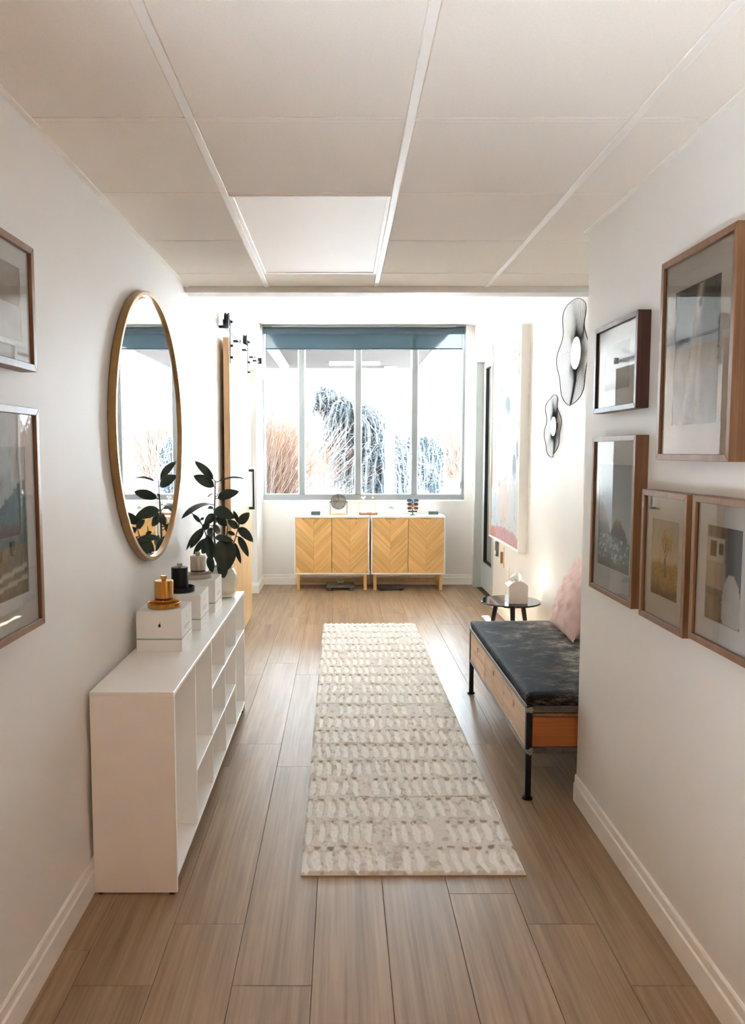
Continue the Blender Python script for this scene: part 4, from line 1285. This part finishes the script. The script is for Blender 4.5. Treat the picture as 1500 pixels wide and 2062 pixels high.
# ---- two scales on the floor under the cabinets
t = thing('floor_scale', 'grey raised platform scale on feet under the left cabinet', 'scale', (-.015, 8.33, 0))
b = MB()
b.prism([(-.155, .032), (.155, .032), (.155, .056), (.148, .062), (-.148, .062), (-.155, .056)], lambda a, c, d: (a, d, c), -.095, .13)
b.build('platform', M['scale'], t, bevel=.004)
MB().prism([(-.150, -.05), (.150, -.05), (.14, .12), (-.14, .12)], lambda a, c, d: (a, c, d), .0622, .066).build('tread', M['scaledark'], t, bevel=.001, seg=1)
for x in (-.118, .118):
    for y in (-.07, .10):
        MB().lathe([(.026, .0003), (.030, .004), (.030, .018), (.022, .032)], (x, y, 0), 22).build('foot', M['scale'], t)
MB().box(-.036, .036, -.099, -.0955, .038, .054).build('display', M['brownbit'], t, bevel=.002, seg=1)
MB().prism([(-.036, .0662), (.036, .0662), (.026, .084), (-.026, .084)], lambda a, c, d: (a, d, c), .03, .10).build('dial_hood', M['silver'], t, bevel=.004)
t = thing('flat_scale', 'flat dark square bathroom scale under the right cabinet', 'scale', (.545, 8.36, 0))
for x in (-.11, .11):
    for y in (-.09, .09):
        MB().lathe([(.012, .0003), (.012, .0118)], (x, y, 0), 14).build('foot', M['black'], t)
MB().box(-.142, .142, -.115, .125, .012, .030).build('platform', M['scaledark'], t, bevel=.004)
MB().box(-.026, .026, -.03, -.004, .0302, .0312).build('display', M['latch'], t)

# ================================================================== right side
# ---- bench with hide cushion, three drawers, steel frame
BX0, BX1, BY0_, BY1_ = .806, 1.466, 3.232, 4.716
be = thing('hide_bench', 'steel framed bench with black brindle cowhide cushion and three wooden drawers', 'bench', ((BX0 + BX1) / 2, (BY0_ + BY1_) / 2, 0))
bcx, bcy = (BX0 + BX1) / 2, (BY0_ + BY1_) / 2
hx, hy = (BX1 - BX0) / 2, (BY1_ - BY0_) / 2
ZR0, ZR1, ZL0, ZL1 = .392, .423, .209, .234
def angle_iron(nm, x0, x1, y0, y1, z0, z1):
    return MB().box(x0, x1, y0, y1, z0, z1).build(nm, M['steel'], be, bevel=.0012, seg=1)
q = .026
for sx in (-1, 1):
    for sy in (-1, 1):
        x, y = sx * (hx - q / 2), sy * (hy - q / 2)
        o = MB().box(x - q / 2, x + q / 2, y - q / 2, y + q / 2, .014, ZR1 - .001).build('leg', M['blacksteel'], be, bevel=.002, seg=1)
        MB().lathe([(.024, .0003), (.024, .007), (.016, .009), (.0165, .0138)], (x, y, 0), 20).build('foot_flange', M['blacksteel'], o)
        if True:
            rw = random.Random(int(sx * 3 + sy * 7 + 20))
            for zc_ in (ZR0 + .012, ZL0 + .008):
                pts = []
                for k in range(10):
                    an = 2 * PI * k / 10; rr = .015 * (1 + .35 * rw.uniform(-1, 1))
                    pts.append((rr * 1.2 * math.cos(an), rr * math.sin(an)))
                bb = MB().prism(pts, lambda a, c, d: (x + sx * .002 - sx * .004 + a * .9, d, zc_ + c), y + sy * (q / 2 + .0002), y + sy * (q / 2 + .0022))
                bb.build('weld_patch', M['rawsteel'], o)
for sx in (-1, 1):
    x = sx * (hx - .005)
    angle_iron('long_rail', min(x - .005, x + .005), max(x - .005, x + .005), -hy + q, hy - q, ZR0 + .008, ZR1)
    angle_iron('long_rail', x - .005, x + .005, -hy + q, hy - q, ZL0, ZL0 + .014)
for sy in (-1, 1):
    y = sy * (hy - .006)
    angle_iron('end_rail', -hx + q, hx - q, y - .006, y + .006, ZR0, ZR1)
    angle_iron('end_rail', -hx + q, hx - q, y - .006, y + .006, ZL0, ZL1)
angle_iron('shelf_tray', -hx + q, hx - .012, -hy + .013, hy - .013, ZL0 + .001, ZL0 + .006)
for sy in (-1, 1):
    y = sy * (hy - .020)
    MB().box(-hx + .030, hx - .03, y - .006, y + .006, ZL1 + .0, .366).build('end_panel', M['endwood'], be, bevel=.001, seg=1)
# drawers with a small square finger hole
dy = (2 * hy - .052) / 3
for k in range(3):
    y0 = -hy + .026 + dy * k + .004; y1 = y0 + dy - .008
    z0, z1 = ZL0 + .016, ZR0 + .004
    yc = (y0 + y1) / 2; hzc = z0 + (z1 - z0) * .70; hh = .014
    xf = -hx + .004; xb = xf + .018
    d = MB()
    for (a0, a1, c0, c1) in ((y0, yc - hh, z0, z1), (yc + hh, y1, z0, z1), (yc - hh, yc + hh, z0, hzc - hh), (yc - hh, yc + hh, hzc + hh, z1)):
        d.box(xf, xb, a0, a1, c0, c1)
    dr_ = d.build('drawer', M['drawer'], be)
    b = MB(); b.box(xb, hx - .04, y0 + .004, y0 + .014, z0 + .002, z1 - .02); b.box(xb, hx - .04, y1 - .014, y1 - .004, z0 + .002, z1 - .02); b.box(xb, hx - .04, y0 + .014, y1 - .014, z0 + .002, z0 + .010)
    b.box(hx - .05, hx - .04, y0 + .014, y1 - .014, z0 + .01, z1 - .02)
    b.build('drawer_box', M['drawer'], dr_)
# cushion: a soft-edged slab
def soft_slab(lx, ly, lz, rad, nx, ny, nz, crown, wob):
    bm = bmesh.new()
    bmesh.ops.create_cube(bm, size=1)
    bmesh.ops.subdivide_edges(bm, edges=bm.edges[:], cuts=nx, use_grid_fill=True)
    for v in bm.verts:
        p = Vector((v.co.x * lx, v.co.y * ly, v.co.z * lz))
        c = Vector((max(-lx / 2 + rad, min(lx / 2 - rad, p.x)), max(-ly / 2 + rad, min(ly / 2 - rad, p.y)), max(-lz / 2 + rad, min(lz / 2 - rad, p.z))))
        d = p - c
        if d.length > 1e-7: p = c + d.normalized() * rad
        u, w_ = v.co.x * 2, v.co.y * 2
        if v.co.z > 0: p.z += crown * (1 - abs(u) ** 3) * (1 - abs(w_) ** 3)
        p += Vector((mnoise.noise(p * 5), mnoise.noise(p * 5 + Vector((9, 0, 0))), mnoise.noise(p * 6 + Vector((0, 9, 0))))) * wob
        v.co = p
    me = bpy.data.meshes.new('cushion'); bm.to_mesh(me); bm.free()
    for f in me.polygons: f.use_smooth = True
    return me
me = soft_slab(2 * hx + .004, 2 * hy + .004, .048, .023, 26, 0, 0, .005, .0025)
for v in me.vertices:
    if v.co.z < -.016: v.co.z = -.0240
me.materials.append(M['hide'])
link('cushion', me, be, loc=(0, 0, ZR1 + .0243))
# short coarse hair lying along the hide
# ---- pink pillow leaning on the wall
pk = thing('pink_pillow', 'dusty pink throw pillow leaning on the wall at the back of the bench', 'pillow', (1.352, 4.335, .4795))
S = .47
def pillow_pts(u, v, side):
    a, c = u * 2 - 1, v * 2 - 1
    e = (1 - np.abs(a) ** 2.4) * (1 - np.abs(c) ** 2.4)
    pin = .045
    x = a * S / 2 * (1 - pin * (1 - c * c)); z = c * S / 2 * (1 - pin * (1 - a * a))
    wr = (fbm(a * 4 + 9, c * 4 + 3) - .5) * .030 + (np.sin((a * 3 + c * 7) * 2.2 + 2 * fbm(a * 3, c * 3)) * .004)
    y = side * (.085 * np.clip(e, 0, 1) ** .55 + wr * np.clip(e, 0, 1) ** .5)
    return np.stack([x, y, z], -1)
me = grid_mesh('pillow', 40, 40, lambda u, v: pillow_pts(u, v, -1), M['pink'])
bm = bmesh.new(); bm.from_mesh(me)
me2 = grid_mesh('pillow', 40, 40, lambda u, v: pillow_pts(u, v, 1), M['pink'])
bm.from_mesh(me2)
bmesh.ops.remove_doubles(bm, verts=bm.verts[:], dist=.0006); bmesh.ops.recalc_face_normals(bm, faces=bm.faces[:])
bm.to_mesh(me); bm.free()
for f in me.polygons: f.use_smooth = True
cv = link('cover', me, pk)
RM = Euler((0, 0, -PI / 2)).to_matrix()                 # face the room (-X)
cv.rotation_euler = (Matrix.Rotation(math.radians(24), 3, 'Y') @ RM).to_euler()
cv.location = (.012, 0, S / 2 * .93)
b = MB(); pts = []
for k in range(81):
    a = -1 + 2 * (k % 20) / 20 if k < 80 else -1
    sgm = (k // 20) % 4
    tt = (k % 20) / 20 * 2 - 1
    a, c = [(tt, -1), (1, tt), (-tt, 1), (-1, -tt)][sgm]
    pts.append((a * S / 2 * (1 - .045 * (1 - c * c)), 0, c * S / 2 * (1 - .045 * (1 - a * a))))
b.tube(pts, .003, 6); b.build('piping', M['pink'], cv)

# ---- round side table with tissue box
TXC, TYC, TZ = 1.250, 5.555, .425
t = thing('side_table', 'round black glossy side table on angled legs beyond the bench', 'table', (TXC, TYC, 0))
MB().lathe([(0, TZ - .016), (.205, TZ - .016), (.217, TZ - .012), (.218, TZ - .003), (.215, TZ), (0, TZ)], n=72).build('table_top', M['table'], t)
for k in range(3):
    an = math.radians(-95 + 120 * k)
    c, s_ = math.cos(an), math.sin(an)
    MB().tube([(c * .185, s_ * .185, .0003), (c * .110, s_ * .110, TZ - .016)], [.0125, .0185], 16).build('leg', M['black'], t)
MB().tube([(.10 * math.cos(math.radians(-95 + 120 * k)), .10 * math.sin(math.radians(-95 + 120 * k)), TZ - .030) for k in (0, 1, 2, 0)], .010, 8).build('leg_brace', M['black'], t)
t = thing('tissue_box', 'greige tissue box cover with arched front panel on the round side table', 'tissue box', (1.276, 5.49, TZ), 0)
w2 = .069
arch = [(-w2, .0004), (w2, .0004), (w2, .132), (.056, .146), (.040, .158), (.022, .166), (.008, .168), (-.008, .168), (-.022, .166), (-.040, .158), (-.056, .146), (-w2, .132)]
MB().prism(arch, lambda a, c, d: (a, d, c), -.070, -.064).build('front_panel', M['tissuebox'], t, bevel=.0012, seg=1)
MB().prism(arch, lambda a, c, d: (a, d, c), .064, .070).build('back_panel', M['tissuebox'], t, bevel=.0012, seg=1)
for s in (-1, 1):
    MB().box(min(s * (w2 - .005), s * w2), max(s * (w2 - .005), s * w2), -.0638, .0638, .0004, .126).build('side_panel', M['white'], t)
b = MB()
for s in (-1, 1):
    b.add([(s * w2, -.0638, .128), (s * w2, .0638, .128), (s * .018, .0638, .160), (s * .018, -.0638, .160)], [(0, 1, 2, 3)])
b.build('roof_panel', M['white'], t).modifiers.new('thickness', 'SOLIDIFY').thickness = .003
tissue('tissue', t, (-.006, 0, .150), 1.1, 5)

# ---- large abstract canvas in a deep white frame
def art_pastel(u, v):
    n = fbm(u * 5, v * 9, 5); n2 = fbm(u * 18 + 3, v * 30, 4)
    c = mixc(C(232, 234, 234), C(240, 236, 230), n)
    c = mixc(c, C(216, 224, 230), sstep(.55, .75, fbm(u * 3 + 2, v * 5 + 4)) * .8)
    def blob(cu, cv_, ru, rv, col, a, warp=.5):
        nonlocal c
        d = ((u - cu) / ru) ** 2 + ((v - cv_) / rv) ** 2 + warp * (n2 - .5) * 2
        c = mixc(c, np.array(col, float), sstep(1.15, .8, d) * a)
    blob(.80, .86, .15, .10, (244, 214, 190), .85); blob(.62, .90, .2, .06, (206, 216, 224), .7)
    blob(.33, .735, .05, .035, (176, 192, 190), .9); blob(.55, .675, .09, .035, (162, 182, 180), .95); blob(.58, .64, .07, .02, (170, 186, 186), .9)
    blob(.24, .57, .06, .055, (176, 196, 194), .8); blob(.12, .49, .03, .05, (150, 176, 178), .8); blob(.14, .44, .02, .04, (160, 182, 186), .7)
    blob(.97, .55, .05, .06, (150, 180, 186), .8); blob(.80, .37, .06, .06, (164, 182, 204), .8); blob(.88, .45, .025, .05, (150, 176, 190), .8)
    blob(.02, .36, .04, .10, (240, 196, 170), .9); blob(.15, .14, .17, .10, (216, 230, 238), .95, .15); blob(.78, .18, .2, .16, (224, 234, 238), .6)
    blob(.45, .20, .2, .12, (240, 222, 212), .8); blob(.5, .02, .6, .05, (236, 188, 190), .95, .4); blob(.08, .02, .10, .035, (238, 170, 130), .7)
    ln = (np.abs(fbm(u * 3.2 + 1, v * 5.5 + 2, 3) - .5) < .006) | (np.abs(fbm(u * 2.4 + 7, v * 4 + 5, 3) - .47) < .005)
    c = np.where(ln[:, None], c * .80, c) * np.array((.84, .84, .845)) - (236 - c.mean(1, keepdims=True)).clip(0, 60) * .45
    return srgb2lin(c + (n2[:, None] - .5) * 8)
CVY0, CVY1, CVZ0, CVZ1 = 6.09, 7.295, .712, 2.535
t = thing('abstract_painting', 'very tall pale abstract painting in a deep white frame on the right wall', 'painting', (RX2 - .0004, (CVY0 + CVY1) / 2, CVZ0), R_)
W, H = CVY1 - CVY0, CVZ1 - CVZ0; D = .070; f_ = .012
b = MB()
for q_ in ((-W / 2, W / 2, 0, f_), (-W / 2, W / 2, H - f_, H), (-W / 2, -W / 2 + f_, f_, H - f_), (W / 2 - f_, W / 2, f_, H - f_)):
    b.box(q_[0], q_[1], -D, 0, q_[2], q_[3])
b.build('frame', M['paleframe'] if 'paleframe' in M else M['trim'], t, bevel=.001, seg=1)
g_ = f_ + .003
u, v = np.meshgrid(np.linspace(0, 1, 121), np.linspace(0, 1, 181), indexing='xy')
me = grid_mesh('canvas', 120, 180, lambda u, v: np.stack([-W / 2 + g_ + u * (W - 2 * g_), np.full_like(u, -D + .018), g_ + v * (H - 2 * g_)], -1), M['canvas'], cols=art_pastel(u.ravel(), v.ravel()))
link('canvas', me, t)
MB().box(-W / 2 + g_, W / 2 - g_, -D + .019, -.001, g_, H - g_).build('stretcher', M['card'], t)

# ---- two wavy wire wall pieces
def wire_art(label, y, z, R, rd, nw, seed, fwd):
    t = thing('wire_wall_art', label, 'wall art', (RX2, y, z), 0, 'wavy wire wall pieces')
    rn = random.Random(seed); ph = rn.uniform(0, 6.28)
    def rim(q):
        rr = R * (1 + .025 * math.sin(6 * q + ph) - .05 * math.cos(2 * q) - .02)
        xx = -fwd * (1 + .20 * math.sin(4 * q + ph + 1.2) + .16 * math.sin(7 * q + ph))
        return Vector((xx, rr * math.cos(q), rr * math.sin(q)))
    xd = -.022
    MB().lathe([(rd, xd - .002), (rd, xd + .002)], n=40, axis='X').build('centre_disc', M['white'], t)
    MB().lathe([(rd * .4, xd + .0022), (rd * .4, -.0004)], n=16, axis='X').build('wall_mount', M['wire'], t)
    n = 180
    MB().tube([rim(2 * PI * k / n) for k in range(n + 1)], .0027, 8, cap=False).build('rim_wire', M['wire'], t)
    b = MB()
    for k in range(nw):
        q = 2 * PI * k / nw
        a = Vector((xd + .003, rd * .9 * math.cos(q), rd * .9 * math.sin(q))); e = rim(q)
        m1 = a.lerp(e, .35) + Vector((.45 * fwd * .35, 0, 0)); m2 = a.lerp(e, .7) + Vector((.3 * fwd * .35, 0, 0))
        b.tube([a, m1, m2, e], .0010, 4, cap=False)
    stuff(b.build('spoke_wires', M['wire'], t))
    return t
wire_art('larger wavy black wire wall bowl with white centre, higher and nearer', 4.83, 2.142, .325, .100, 124, 4, .044)
wire_art('smaller wavy black wire wall bowl with white centre, lower and farther', 5.30, 1.700, .208, .066, 100, 9, .030)

# ================================================================== rug
RGX0, RGX1, RGY0, RGY1 = -.156, .658, 2.628, 6.62
def rug():
    nx, ny = 230, 1080
    W, D = RGX1 - RGX0, RGY1 - RGY0
    u, v = np.meshgrid(np.linspace(0, 1, nx + 1), np.linspace(0, 1, ny + 1), indexing='xy')
    x = u.ravel() * W; y = v.ravel() * D
    rowh = .205
    wob = (fbm(x * 14, y * 6) - .5) * .034
    yy = (y + wob + .02) / rowh
    row = np.floor(yy).astype(int); fr = yy - row
    rr = np.random.RandomState(5)
    sh = rr.rand(60) * .05; skip = rr.rand(60, 30)
    pitch = .047
    xx = (x + sh[row % 60] + (fbm(x * 9 + 31, y * 11) - .5) * .034) / pitch
    colm = np.floor(xx).astype(int); fx = xx - colm
    act = skip[row % 60, colm % 30] > .07
    # dashes: long low ovals sheared into the pile
    wdt = .30 + .13 * (skip[(row + 9) % 60, (colm + 3) % 30] - .5)
    lenv = .395 + .05 * (skip[(row + 21) % 60, (colm + 11) % 30] - .5)
    e = ((np.abs(fx - .5) / wdt) ** 2.4 + (np.abs(fr - .52) / lenv) ** 3.0) ** (1 / 2.6)
    e = e + (fbm(x * 75, y * 55) - .5) * .42
    dash = sstep(1.10, .86, e) * act
    groove = sstep(.055, .015, np.minimum(fr, 1 - fr)) * ((row % 3) == 0) * sstep(.25, .55, fbm(x * 16 + 5, y * 3 + 60))
    groove = groove * (fr < .5)
    edge = np.minimum(np.minimum(x, W - x), np.minimum(y, D - y))
    h = .0155 - .0065 * dash - .0060 * groove + (fbm(x * 110, y * 80, 3) - .5) * .0065 + (fbm(x * 30, y * 22) - .5) * .004
    h = h * sstep(0, .010, edge) + .004 * (1 - sstep(0, .010, edge))
    base = np.array((238, 234, 228.)); ivory = np.array((255, 253, 248.)); dk = np.array((150, 128, 100.))
    c = mixc(base, ivory, np.clip(dash * 1.0, 0, 1))
    c = mixc(c, np.array((184, 174, 162.)), sstep(.55, .75, fbm(x * 40, y * 30)) * .5 * (1 - dash))
    lip_shade = sstep(.86, .91, fr) * sstep(.985, .945, fr) * act * sstep(.32, .2, np.abs(fx - .5)) * (fbm(x * 50 + 8, y * 50) > .42)  # shade of the carved far edge of each dash, put into the colour
    c = mixc(c, dk, np.clip(lip_shade * .6 + groove * .5, 0, .85))
    c = c + (fbm(x * 160, y * 160, 2)[:, None] - .5) * 16
    def pts(u, v):
        return np.stack([u * W - W / 2, v * D - D / 2, h], -1)
    me = grid_mesh('pile', nx, ny, pts, M['rug'], cols=srgb2lin(c))
    t = thing('runner_rug', 'long cream and grey runner rug with carved dashes along the corridor floor', 'rug', ((RGX0 + RGX1) / 2, (RGY0 + RGY1) / 2, 0))
    link('pile', me, t)
    MB().box(-W / 2, W / 2, -D / 2, D / 2, .0003, .0038).build('backing', M['rugback'], t)
    t.rotation_euler = (0, 0, math.radians(.25))
    return t
M['rug'] = attr_mat('rug_pile', .95, .1, bump=.6, bscale=420)
M['rugback'] = mat('rug_backing', (196, 176, 146), .9, var=.05, scale=200)
rug()

# ================================================================== plants outside
M['twig'] = mat('dry_twig', (102, 83, 72), .8, spec=.2, var=.12, scale=2)
M['spruce'] = mat('blue_spruce', (63, 69, 73), .8, spec=.2, var=.2, scale=5)
M['bark'] = mat('spruce_bark', (60, 52, 46), .9, var=.2, scale=10)
def gz(x, y):
    return -.18 + .105 * min(max(y - 9.5, 0), 17)
def ribbons(paths, radii, m, name, parent, sides=3):
    """paths: (n, k, 3) numpy; joins n thin tapered stalks into one mesh"""
    n, k, _ = paths.shape
    d = np.diff(paths, axis=1); d = np.concatenate([d, d[:, -1:]], 1)
    d /= np.linalg.norm(d, axis=2, keepdims=True) + 1e-9
    ref = np.where(np.abs(d[..., 2:3]) > .9, np.array([1., 0, 0]), np.array([0, 0, 1.]))
    a = np.cross(d, ref); a /= np.linalg.norm(a, axis=2, keepdims=True) + 1e-9
    b_ = np.cross(a, d)
    V = []
    for j in range(sides):
        q = 2 * PI * j / sides
        V.append(paths + (a * math.cos(q) + b_ * math.sin(q)) * radii[..., None])
    V = np.stack(V, 2)                                  # n,k,sides,3
    idx = np.arange(n * k * sides).reshape(n, k, sides)
    i0, i1 = idx[:, :-1], idx[:, 1:]
    F = np.stack([i0, np.roll(i0, -1, 2), np.roll(i1, -1, 2), i1], -1).reshape(-1, 4)
    me = bpy.data.meshes.new(name)
    P = V.reshape(-1, 3).astype(np.float32)
    me.vertices.add(len(P)); me.vertices.foreach_set('co', P.ravel())
    me.loops.add(F.size); me.loops.foreach_set('vertex_index', F.ravel().astype(np.int32))
    me.polygons.add(len(F)); me.polygons.foreach_set('loop_start', np.arange(0, F.size, 4, dtype=np.int32))
    me.update(calc_edges=True)
    me.materials.append(m)
    return link(name, me, parent)
def shrub(label, x, y, wd, ht, n, lean, seed):
    t = thing('bare_shrub', label, 'shrub', (x, y, gz(x, y)), 0, 'leafless shrubs beyond the window')
    r = np.random.RandomState(seed)
    k = 5
    bx_ = r.normal(0, wd * .16, n); by_ = r.normal(0, wd * .10, n)
    an = r.normal(0, .55, n) + lean; yw = r.normal(0, .14, n)
    ln = ht * r.uniform(.55, 1.08, n)
    s = np.linspace(0, 1, k)
    bend = r.normal(0, .22, n)
    px = bx_[:, None] + ln[:, None] * (np.sin(an)[:, None] * s + (bend - an * .35)[:, None] * s ** 2 * .35)
    pyy = by_[:, None] + ln[:, None] * np.sin(yw)[:, None] * s
    pz = ln[:, None] * np.cos(an * .8)[:, None] * s
    px += r.normal(0, .02, px.shape) * s; pz += .0
    rad = (.0065 * (1 - .75 * s))[None, :] * r.uniform(.6, 1.3, n)[:, None]
    ob = ribbons(np.stack([px, pyy, pz], -1), rad, M['twig'], 'branches', t)
    stuff(ob)
    pts = [(0, 0, -.02), (0.0, 0, .12)]
    MB().tube(pts, [.06, .03], 8).build('stump', M['bark'], t)
    return t
shrub('broad leafless shrub seen through the left window pane', -1.50, 12.6, 1.3, 2.1, 2600, .12, 1)
shrub('leafless shrub beyond the first mullion, twigs leaning right', -1.55, 16.2, .9, 2.0, 2200, .12, 2)
shrub('leafless shrub left of the blue spruce, twigs leaning left', .30, 18.6, 1.5, 1.85, 2600, -.25, 3)
shrub('leafless shrub behind the blue spruce and porch post', 1.45, 21.4, 1.7, 1.7, 1800, 0, 4)
shrub('leafless shrub seen through the right window pane', 3.0, 19.4, .95, 1.9, 1900, .05, 5)
shrub('thin leafless shrub far off along the snowy path', -.65, 24.5, 1.6, 1.5, 1300, .1, 6)

def spruce(label, trunk, nstr, seed, lmin, lmax, spread, y, tips, crown, side):
    x0, z0 = trunk[0][0], trunk[0][2]
    t = thing('weeping_spruce', label, 'tree', (x0, y, z0), 0, 'weeping spruces beyond the window')
    T = [Vector((p[0] - x0, p[1], p[2] - z0)) for p in trunk]
    n = len(T)
    MB().tube(T, [.07 * (1 - .85 * i / (n - 1)) + .006 for i in range(n)], 8).build('trunk', M['bark'], t)
    r = np.random.RandomState(seed)
    tv = np.array([list(p) for p in T])
    s = tips + (crown - tips) * r.uniform(0, 1, nstr) ** .8
    lead = r.uniform(0, 1, nstr) < .10
    s = np.where(lead, r.uniform(crown, .92, nstr), s) * (n - 1)
    i = np.minimum(s.astype(int), n - 2); f = (s - i)[:, None]
    P = tv[i] * (1 - f) + tv[i + 1] * f
    w = spread * np.where(lead, .15, 1.05 - .9 * s / (n - 1))
    off = np.stack([r.normal(.35 * side, 1, nstr) * w, r.normal(0, 1, nstr) * w * .8, r.uniform(-.15, .08, nstr)], -1)
    L = r.uniform(lmin, lmax, nstr) * np.where(lead, .28, 1.0)
    L = np.minimum(L, np.maximum(.15, P[:, 2] + .05))
    k = 7; q = np.linspace(0, 1, k)
    path = P[:, None, :] + off[:, None, :] * np.minimum(1, q * 1.8)[None, :, None] ** .7
    path[..., 2] += (.10 * np.sin(PI * np.minimum(1, q * 1.4)) )[None, :] - L[:, None] * np.maximum(0, q - .2)[None, :] ** 1.2 * 1.3
    path[..., :2] += r.normal(0, .02, path[..., :2].shape)
    rad = (.022 * np.sin(PI * (q * .80 + .14)))[None, :] * r.uniform(.5, 1.2, nstr)[:, None]
    stuff(ribbons(path, rad, M['spruce'], 'hanging_branches', t, 4))
    # needles: short spikes along the strands
    m = nstr * 34
    si = r.randint(0, nstr, m); fq = r.uniform(.15, .98, m) * (k - 1); a = fq.astype(int); fr = (fq - a)[:, None]
    c = path[si, a] * (1 - fr) + path[si, np.minimum(a + 1, k - 1)] * fr
    dv = r.normal(0, 1, (m, 3)); dv[:, 2] = -np.abs(dv[:, 2]) * .8; dv /= np.linalg.norm(dv, axis=1, keepdims=True)
    e = c + dv * r.uniform(.05, .12, m)[:, None]
    ob = ribbons(np.stack([c, e], 1), np.tile(np.array([[.011, .002]]), (m, 1)), M['spruce'], 'needles', t, 3)
    stuff(ob)
    return t
g1 = gz(.5, 14.4)
spruce('tall weeping blue spruce with its top bent over to the left', [(.66, 0, g1), (.62, 0, g1 + .7), (.48, 0, g1 + 1.3), (.24, 0, g1 + 1.80), (.04, 0, g1 + 2.08), (-.15, 0, g1 + 2.25), (-.32, 0, g1 + 2.30), (-.45, 0, g1 + 2.22), (-.47, 0, g1 + 2.10)], 760, 11, .5, 1.2, .42, 14.4, .14, .52, .8)
g2 = gz(1.5, 16.2)
spruce('low weeping blue spruce arching to the right beside the porch post', [(1.31, 0, g2), (1.32, 0, g2 + .62), (1.39, 0, g2 + 1.05), (1.57, 0, g2 + 1.24), (1.80, 0, g2 + 1.22), (1.96, 0, g2 + 1.05), (2.03, 0, g2 + .85)], 760, 12, .4, 1.0, .30, 16.2, .3, .95, 0)
